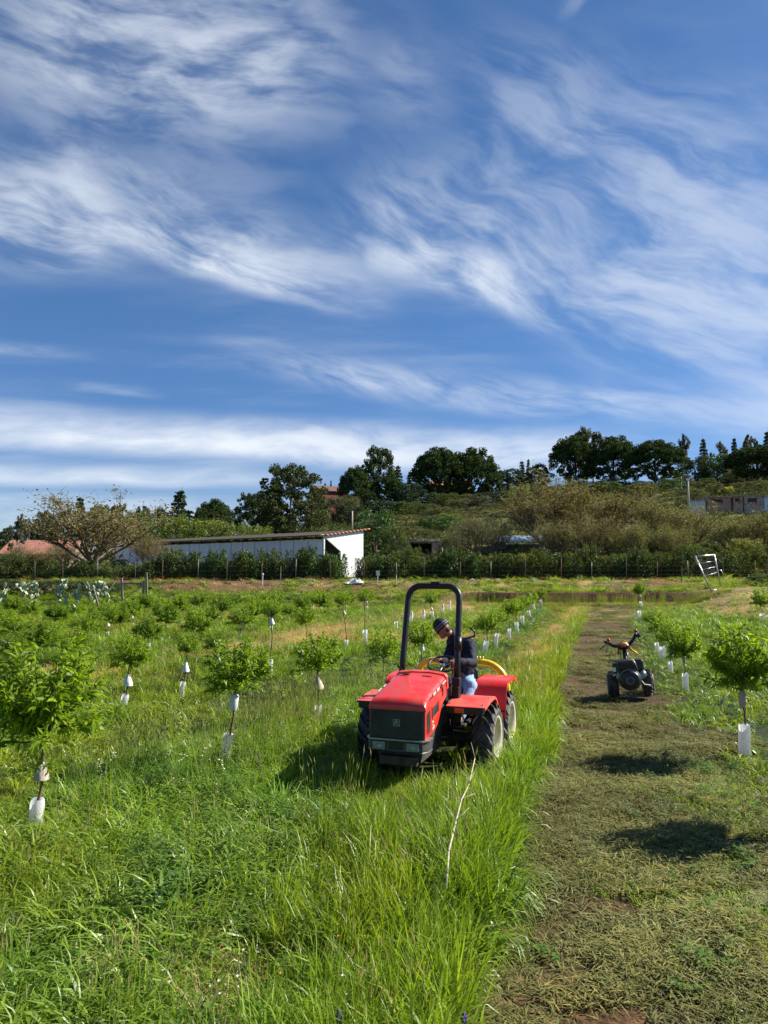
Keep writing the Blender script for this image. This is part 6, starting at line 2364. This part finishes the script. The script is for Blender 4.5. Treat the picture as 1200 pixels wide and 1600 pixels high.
# ---------------------------------------------------------------- people helpers
def capsules(name, caps, m_, parent, vox=.010, smooth=4, balls=(), extra=None):
    """one continuous skin grown round tapered limbs"""
    b = MB()
    for p0, p1, r0, r1 in caps:
        p0, p1 = Vector(p0), Vector(p1)
        k = 5
        pts, rad = [], []
        L_ = (p1 - p0).length
        d = (p1 - p0).normalized()
        for t in (-1, -.8, -.45):
            pts.append(p0 + d * r0 * t)
            rad.append(r0 * math.sqrt(max(.02, 1 - t * t)))
        for i in range(k):
            t = i / (k - 1)
            pts.append(p0.lerp(p1, t))
            rad.append(r0 + (r1 - r0) * t)
        for t in (.45, .8, 1):
            pts.append(p1 + d * r1 * t)
            rad.append(r1 * math.sqrt(max(.02, 1 - t * t)))
        b.tube(pts, rad, 14)
    for c, r in balls:
        b.ball(c, r, 16)
    if extra:
        extra(b)
    o = b.build(name, m_, parent, True)
    rm_ = o.modifiers.new('union', 'REMESH')
    rm_.mode = 'VOXEL'
    rm_.voxel_size = vox
    rm_.use_smooth_shade = True
    sm = o.modifiers.new('smooth', 'SMOOTH')
    sm.factor = .5
    sm.iterations = smooth
    return o


SKIN = principled('skin', (0.34, 0.17, 0.105), 0.5, col2=(0.28, 0.115, 0.075), vscale=12)
JACK = principled('navy_jacket', (0.008, 0.010, 0.022), 0.8, spec=.25, col2=(0.020, 0.022, 0.036), vscale=14, bump=1.0, bscale=16)
JEAN = principled('light_blue_jeans', (0.30, 0.44, 0.62), 0.9, col2=(0.20, 0.32, 0.50), vscale=12, bump=0.8, bscale=18)
KNIT = principled('charcoal_knit', (0.030, 0.032, 0.036), 0.95, bump=1.0, bscale=90)
STRP = principled('grey_knit_stripe', (0.24, 0.25, 0.27), 0.95, bump=0.8, bscale=90)
HAIR = principled('dark_hair', (0.02, 0.015, 0.012), 0.8)
SHOE = principled('dark_boot', (0.03, 0.024, 0.02), 0.7)
PO = Matrix.Rotation(TR_A, 3, 'Z') @ Vector((.15, .22, 0))
person = empty('person', (TR_O.x + PO.x, TR_O.y + PO.y, 0.0), TR_A, 'person in dark jacket, striped knit hat and light jeans leaning sideways on the tractor seat', 'person')
HC = Vector((-.185, -.01, 1.695))
face = Vector((-.80, .28, -.52)).normalized()
upv = Vector((-.45, -.10, .90))
upv = (upv - face * upv.dot(face)).normalized()
rt = face.cross(upv).normalized()
HM_ = Matrix((rt, face, upv)).transposed().to_4x4()
HM_.translation = HC
h = lambda x, y, z: HM_ @ Vector((x, y, z))


def headparts(b):
    b.ball((0, -.010, .02), (.078, .098, .108), 20, 0, HM_)
    b.ball((0, .035, -.045), (.058, .062, .075), 16, 0, HM_)
    b.ball((0, .100, -.012), (.014, .026, .026), 10, 0, HM_)        # nose
    b.tube([(0, .090, .03), (0, .114, -.022)], [.010, .015], 8, 0, HM_)
    b.ball((0, .082, -.066), (.026, .016, .010), 10, 0, HM_)        # lips
    b.ball((0, .078, -.095), (.026, .024, .020), 10, 0, HM_)        # chin
    b.ball((0, .078, .030), (.050, .022, .012), 10, 0, HM_)         # brow
    for sx in (-1, 1):
        b.ball((sx * .080, -.010, -.005), (.012, .022, .034), 10, 0, HM_)


Ls, Rs = Vector((.17, .12, 1.48)), Vector((-.09, .22, 1.49))
Le, Re = Vector((.26, -.14, 1.26)), Vector((-.13, -.04, 1.24))
Lh, Rh = Vector((.125, -.50, 1.34)), Vector((-.13, -.40, 1.335))
pel = Vector((0, .42, .90))
neckb = Vector((-.03, .12, 1.585))
LH_, RH_ = Vector((.10, .40, .88)), Vector((-.10, .40, .88))
LK, RK = Vector((.22, -.06, .95)), Vector((-.25, -.06, .95))
LA, RA = Vector((.14, -.34, .58)), Vector((-.27, -.30, .58))


def fingers(wrist, to, side):
    """palm, four curled fingers and a thumb closing round the wheel rim at point to"""
    out = []
    wrist, to = Vector(wrist), Vector(to)
    d = (to - wrist).normalized()
    up_ = Vector((0, -.35, 1)).normalized()
    lat = d.cross(up_).normalized() * side
    palm = wrist + d * .055
    out.append((wrist, palm, .026, .034))
    out.append((wrist + lat * .02, palm + lat * .022, .018, .020))
    out.append((wrist - lat * .02, palm - lat * .022, .018, .020))
    for i, ln in enumerate((.92, 1.0, .95, .78)):
        k0 = palm + lat * (-.030 + .020 * i) + d * .018 + up_ * .008
        k1 = k0 + (d * .032 + up_ * .006) * ln
        k2 = k1 + (d * .010 - up_ * .026) * ln
        k3 = k2 + (-d * .016 - up_ * .012) * ln
        out += [(k0, k1, .0095, .009), (k1, k2, .009, .0085), (k2, k3, .0085, .0075)]
    t0 = palm - lat * .030 - d * .02
    t1 = t0 - lat * .022 + d * .026 - up_ * .008
    t2 = t1 + lat * .006 + d * .022 - up_ * .014
    out += [(t0, t1, .012, .011), (t1, t2, .011, .009)]
    return out


caps = [(pel, Vector((-.01, .33, 1.15)), .12, .125), (Vector((-.01, .33, 1.15)), Vector((.02, .22, 1.38)), .125, .13), (Vector((.02, .22, 1.38)), neckb, .12, .07),
        (neckb, h(0, -.03, -.06), .055, .052), (Ls, Rs, .07, .07),
        (Ls, Le, .052, .042), (Le, Lh, .040, .026), (Rs, Re, .052, .042), (Re, Rh, .040, .026),
        (LH_, LK, .080, .055), (LK, LA, .052, .036), (RH_, RK, .080, .055), (RK, RA, .052, .036),
        (LA, LA + Vector((.0, -.14, -.035)), .036, .03), (RA, RA + Vector((0, -.14, -.035)), .036, .03)]
sc_ = Vector((-.02, -.62, 1.30))
rimL = sc_ + Vector((.15, .11, .03))
rimR = sc_ + Vector((-.14, .12, .03))
caps += fingers(Lh, rimL + Vector((-.03, -.05, 0)), 1)
caps += fingers(Rh, rimR + Vector((.03, -.06, 0)), -1)
capsules('body', caps, SKIN, person, vox=.0065, smooth=3, extra=headparts)
# eyes
eb = MB()
for sx in (-1, 1):
    eb.ball((sx * .030, .084, .012), (.012, .008, .007), 10, 0, HM_)
    eb.ball((sx * .030, .0915, .012), (.005, .003, .005), 8, 1, HM_)
eb.build('eyes', [principled('eye_white', (.7, .68, .65), .3), principled('iris', (.05, .03, .02), .2)], person, True)
jc = [(Vector((0, .40, 1.12)), Vector((.0, .35, 1.20)), .168, .165), (Vector((.0, .35, 1.20)), Vector((.02, .21, 1.40)), .162, .16), (Vector((.02, .21, 1.40)), neckb + Vector((0, .02, -.05)), .145, .095),
      (neckb + Vector((0, .01, -.04)), neckb.lerp(HC, .42) + Vector((.02, 0, -.01)), .088, .072), (Ls + Vector((-.01, 0, 0)), Rs, .098, .098),
      (Ls, Le, .084, .068), (Le, Lh.lerp(Le, .12), .066, .046), (Rs, Re, .084, .068), (Re, Rh.lerp(Re, .12), .066, .046)]
jk = capsules('jacket', jc, JACK, person, vox=.010, smooth=5)
tx = bpy.data.textures.new('folds', 'CLOUDS')
tx.noise_scale = .12
for ob_, st_ in ((jk, .035),):
    dm = ob_.modifiers.new('folds', 'DISPLACE')
    dm.texture = tx
    dm.strength = st_
    dm.mid_level = .5
jn = capsules('jeans', [(pel + Vector((0, 0, -.03)), pel + Vector((0, -.01, .10)), .158, .152), (LH_, LK, .118, .088), (LK, LA.lerp(LK, .06), .076, .066), (RH_, RK, .108, .082), (RK, RA.lerp(RK, .06), .076, .066)], JEAN, person, vox=.010, smooth=4)
dm = jn.modifiers.new('folds', 'DISPLACE')
dm.texture = tx
dm.strength = .022
for a_ in (LA, RA):
    capsules('boot', [(a_ + Vector((0, .02, -.0)), a_ + Vector((0, .02, -.03)), .055, .052), (a_ + Vector((0, .0, -.045)), a_ + Vector((0, -.17, -.055)), .045, .036)], SHOE, person, vox=.008, smooth=2)
# knit hat with two stripes, following the head
ht = MB()
pr = [(-.028, .101), (-.034, .110), (-.015, .113), (.02, .113), (.055, .108), (.085, .094), (.108, .072), (.124, .044), (.131, .015), (.132, .001)]
ht.lathe([(z, r) for z, r in pr], 26, 'z', 0, HM_ @ Matrix.Translation((0, -.012, .03)) @ Matrix.Rotation(-.18, 4, 'X') @ Matrix.Diagonal((.86, 1.0, 1.0, 1)))
hat = ht.build('knit_hat', KNIT, person, True)
for z in (-.008, .022):
    s2 = MB()
    s2.lathe([(z, .1135), (z, .116), (z + .011, .116), (z + .011, .1135)], 26, 'z', 0, HM_ @ Matrix.Translation((0, -.012, .03)) @ Matrix.Rotation(-.18, 4, 'X') @ Matrix.Diagonal((.86, 1.0, 1.0, 1)), close=True)
    s2.build('hat_stripe', STRP, hat, True)
hb = MB()
hb.ball((0, -.072, -.045), (.052, .032, .038), 16, 0, HM_)
hb.build('hair', HAIR, person, True)

# ---------------------------------------------------------------- walking tractor
g = G(986, 1094)
WT = empty('walking_tractor', (g.x + .03, g.y + .1, 0), math.radians(9), 'black walking tractor with handlebars and red knobs parked on the mown lane', 'walking tractor')
WT.rotation_euler = (0, math.radians(-5), math.radians(-13))
WT.location.z = gz1(g.x, g.y) + .02
sc2 = .58
BLKP = principled('black_plastic', (0.016, 0.016, 0.017), 0.38)
GREY = principled('grey_alloy', (0.30, 0.29, 0.26), 0.5, metal=0.5, var=0.3)
for sx in (-1, 1):
    wh = bpy.data.objects.new('wheel', None)
    COL.objects.link(wh)
    wh.parent = WT
    wh.location = (sx * .31 + .02, .10, .245)
    wh.scale = (.72, .64, .64)
    wh.rotation_euler = (.3, 0, PI if sx < 0 else 0)
    put('tyre', tyre_me, wh)
    r2 = put('rim', rim_me, wh)
    mat_slot(r2, GREY)
    h2 = put('hub', hub_me, wh)
    mat_slot(h2, GREY)
    MB().lathe([(0, .03), (.20, .03)], 10, 'x', 0, Matrix.Translation((.03 + (0 if sx > 0 else -.20), .10, .245))).build('half_axle', GREY, WT, True)
    dk = MB().lathe([(.0, .17), (.012, .20), (.024, .17)], 24, 'x', 0, Matrix.Translation((sx * .415 + .02 - .012, .10, .245))).build('wheel_weight', GREY, WT, True)
MB().box((.0, .12, .30), (.24, .50, .18)).build('gearbox', DRK, WT, bevel=.03)
eng = MB().box((.0, -.13, .36), (.30, .26, .26)).build('engine_block', GREY, WT, bevel=.04)
b = MB()
b.lathe([(-.34, .0), (-.34, .05), (-.335, .12), (-.32, .148), (-.26, .158), (-.22, .150)], 30, 'y', 0, Matrix.Translation((0, 0, .355)))
st2 = b.build('starter_cover', BLKP, WT, True)
b = MB()
b.lathe([(-.262, .150), (-.262, .172), (-.20, .176), (-.20, .150)], 30, 'y', 0, Matrix.Translation((0, 0, .355)), close=True)
b.build('fan_housing', GREY, st2, True)
b = MB()
b.lathe([(-.347, .045), (-.352, .052), (-.347, .060)], 20, 'y', 0, Matrix.Translation((0, 0, .355)), close=True)
b.build('centre_ring', GREY, st2, True)
sl_ = MB()
for k in range(22):
    a = 2 * PI * k / 22
    sl_.box((0, 0, 0), (.006, .006, .045), 0, Matrix.Translation((.10 * math.sin(a), -.338, .355 + .10 * math.cos(a))) @ Matrix.Rotation(a, 4, 'Y'))
sl_.build('cooling_fins', DRK, st2)
MB().box((-.03, -.12, .585), (.26, .26, .16), top=(.94, .94)).build('fuel_tank', BLKP, WT, bevel=.03)
MB().box((-.03, -.262, .585), (.20, .01, .10)).build('tank_panel', DRK, WT)
MB().tube([(-.16, -.26, .52), (-.165, -.26, .66), (.08, -.26, .67), (.105, -.26, .60), (.13, -.27, .50)], .010, 6).build('guard_tube', GREY, WT, True)
MB().box((.17, -.10, .57), (.13, .24, .18), top=(.9, .9)).build('air_filter', BLKP, WT, bevel=.03)
MB().box((-.19, -.14, .54), (.09, .20, .17)).build('side_cover', BLKP, WT, bevel=.02)
MB().box((-.215, -.246, .53), (.045, .008, .07)).build('white_label', WHT, WT)
MB().lathe([(-.22, .0), (-.22, .06), (-.02, .06), (-.02, 0)], 18, 'y', 0, Matrix.Translation((.20, 0, .42))).build('exhaust_muffler', STEEL, WT, True)
MB().tube([(.15, -.25, .36), (.20, -.24, .27), (.30, -.18, .24)], .014, 6).build('bracket', GREY, WT, True)
MB().tube([(-.16, -.27, .50), (-.19, -.28, .42), (-.17, -.28, .32)], .012, 6).build('bracket', STEEL, WT, True)
for ob_ in list(WT.children):
    if ob_.name.split('.')[0] in ('engine_block', 'starter_cover', 'fuel_tank', 'tank_panel', 'guard_tube', 'air_filter', 'side_cover', 'white_label', 'exhaust_muffler', 'bracket'):
        ob_.scale = (1.22, 1.22, 1.18)
        ob_.location = (0, -.1 * (1 - 1.22), .27 * (1 - 1.18))
# column and handlebars
MB().tube([(0, .15, .45), (0, .34, .70), (0, .46, .86)], [.05, .045, .04], 10).build('column', BLK, WT, True)
MB().tube([(.03, .2, .6), (.05, .33, .78), (.08, .42, .84)], .008, 5).build('cable', STEEL, WT, True)
MB().tube([(-.05, .2, .58), (-.09, .33, .74), (-.07, .44, .86)], .008, 5).build('cable', BLK, WT, True)
hd = MB().ball((-.01, .48, .92), (.13, .10, .075), 14).build('handlebar_head', BLKP, WT, True)
MB().ball((-.01, .48, .965), (.105, .09, .045), 14).build('orange_cover', principled('orange_yellow_plastic', (.60, .28, .02), .45), WT, True)
REDP = principled('red_plastic', (0.50, 0.03, 0.015), 0.4)
MB().box((-.01, .385, .93), (.09, .03, .04)).build('red_switch', REDP, WT, bevel=.008)
for sx in (-1, 1):
    dz_ = .06 if sx > 0 else -.09
    hnd = MB().tube([(sx * .08, .48, .92), (sx * .20, .54, .99 + dz_ * .6), (sx * .27, .66, 1.07 + dz_), (sx * .31, .86, 1.08 + dz_)], [.036, .034, .030, .026], 10).build('handle', BLK, WT, True)
    MB().tube([(sx * .31, .72, 1.075 + dz_), (sx * .33, .90, 1.08 + dz_)], .030, 10).build('grip', BLKP, hnd, True)
    MB().tube([(sx * .30, .64, 1.06 + dz_), (sx * .40, .66, 1.0 + dz_), (sx * .46, .72, .93 + dz_)], .010, 6).build('brake_lever', BLK, hnd, True)
    MB().tube([(sx * .29, .62, 1.03 + dz_), (sx * .33, .62, .96 + dz_), (sx * .34, .64, .88 + dz_)], .010, 6).build('clutch_lever', STEEL if sx < 0 else BLK, hnd, True)
    kk = MB().tube([(sx * .27, .60, 1.03 + dz_), (sx * .27, .60, 1.12 + dz_)], .010, 6).build('knob_stem', BLK, hnd, True)
    MB().ball((sx * .27, .60, 1.14 + dz_), .036, 12).build('knob', REDP, kk, True)
MB().box((.30, .60, 1.10), (.10, .08, .07)).build('throttle_box', BLKP, WT, bevel=.015)
MB().tube([(.10, .42, .86), (.20, .40, .80), (.24, .42, .76)], .022, 8).build('yellow_lever', YEL, WT, True)
MB().tube([(.09, .44, .90), (.15, .42, .84)], .024, 8).build('red_lever', REDP, WT, True)
MB().tube([(-.10, .44, .88), (-.12, .42, .78)], .02, 8).build('red_lever', REDP, WT, True)
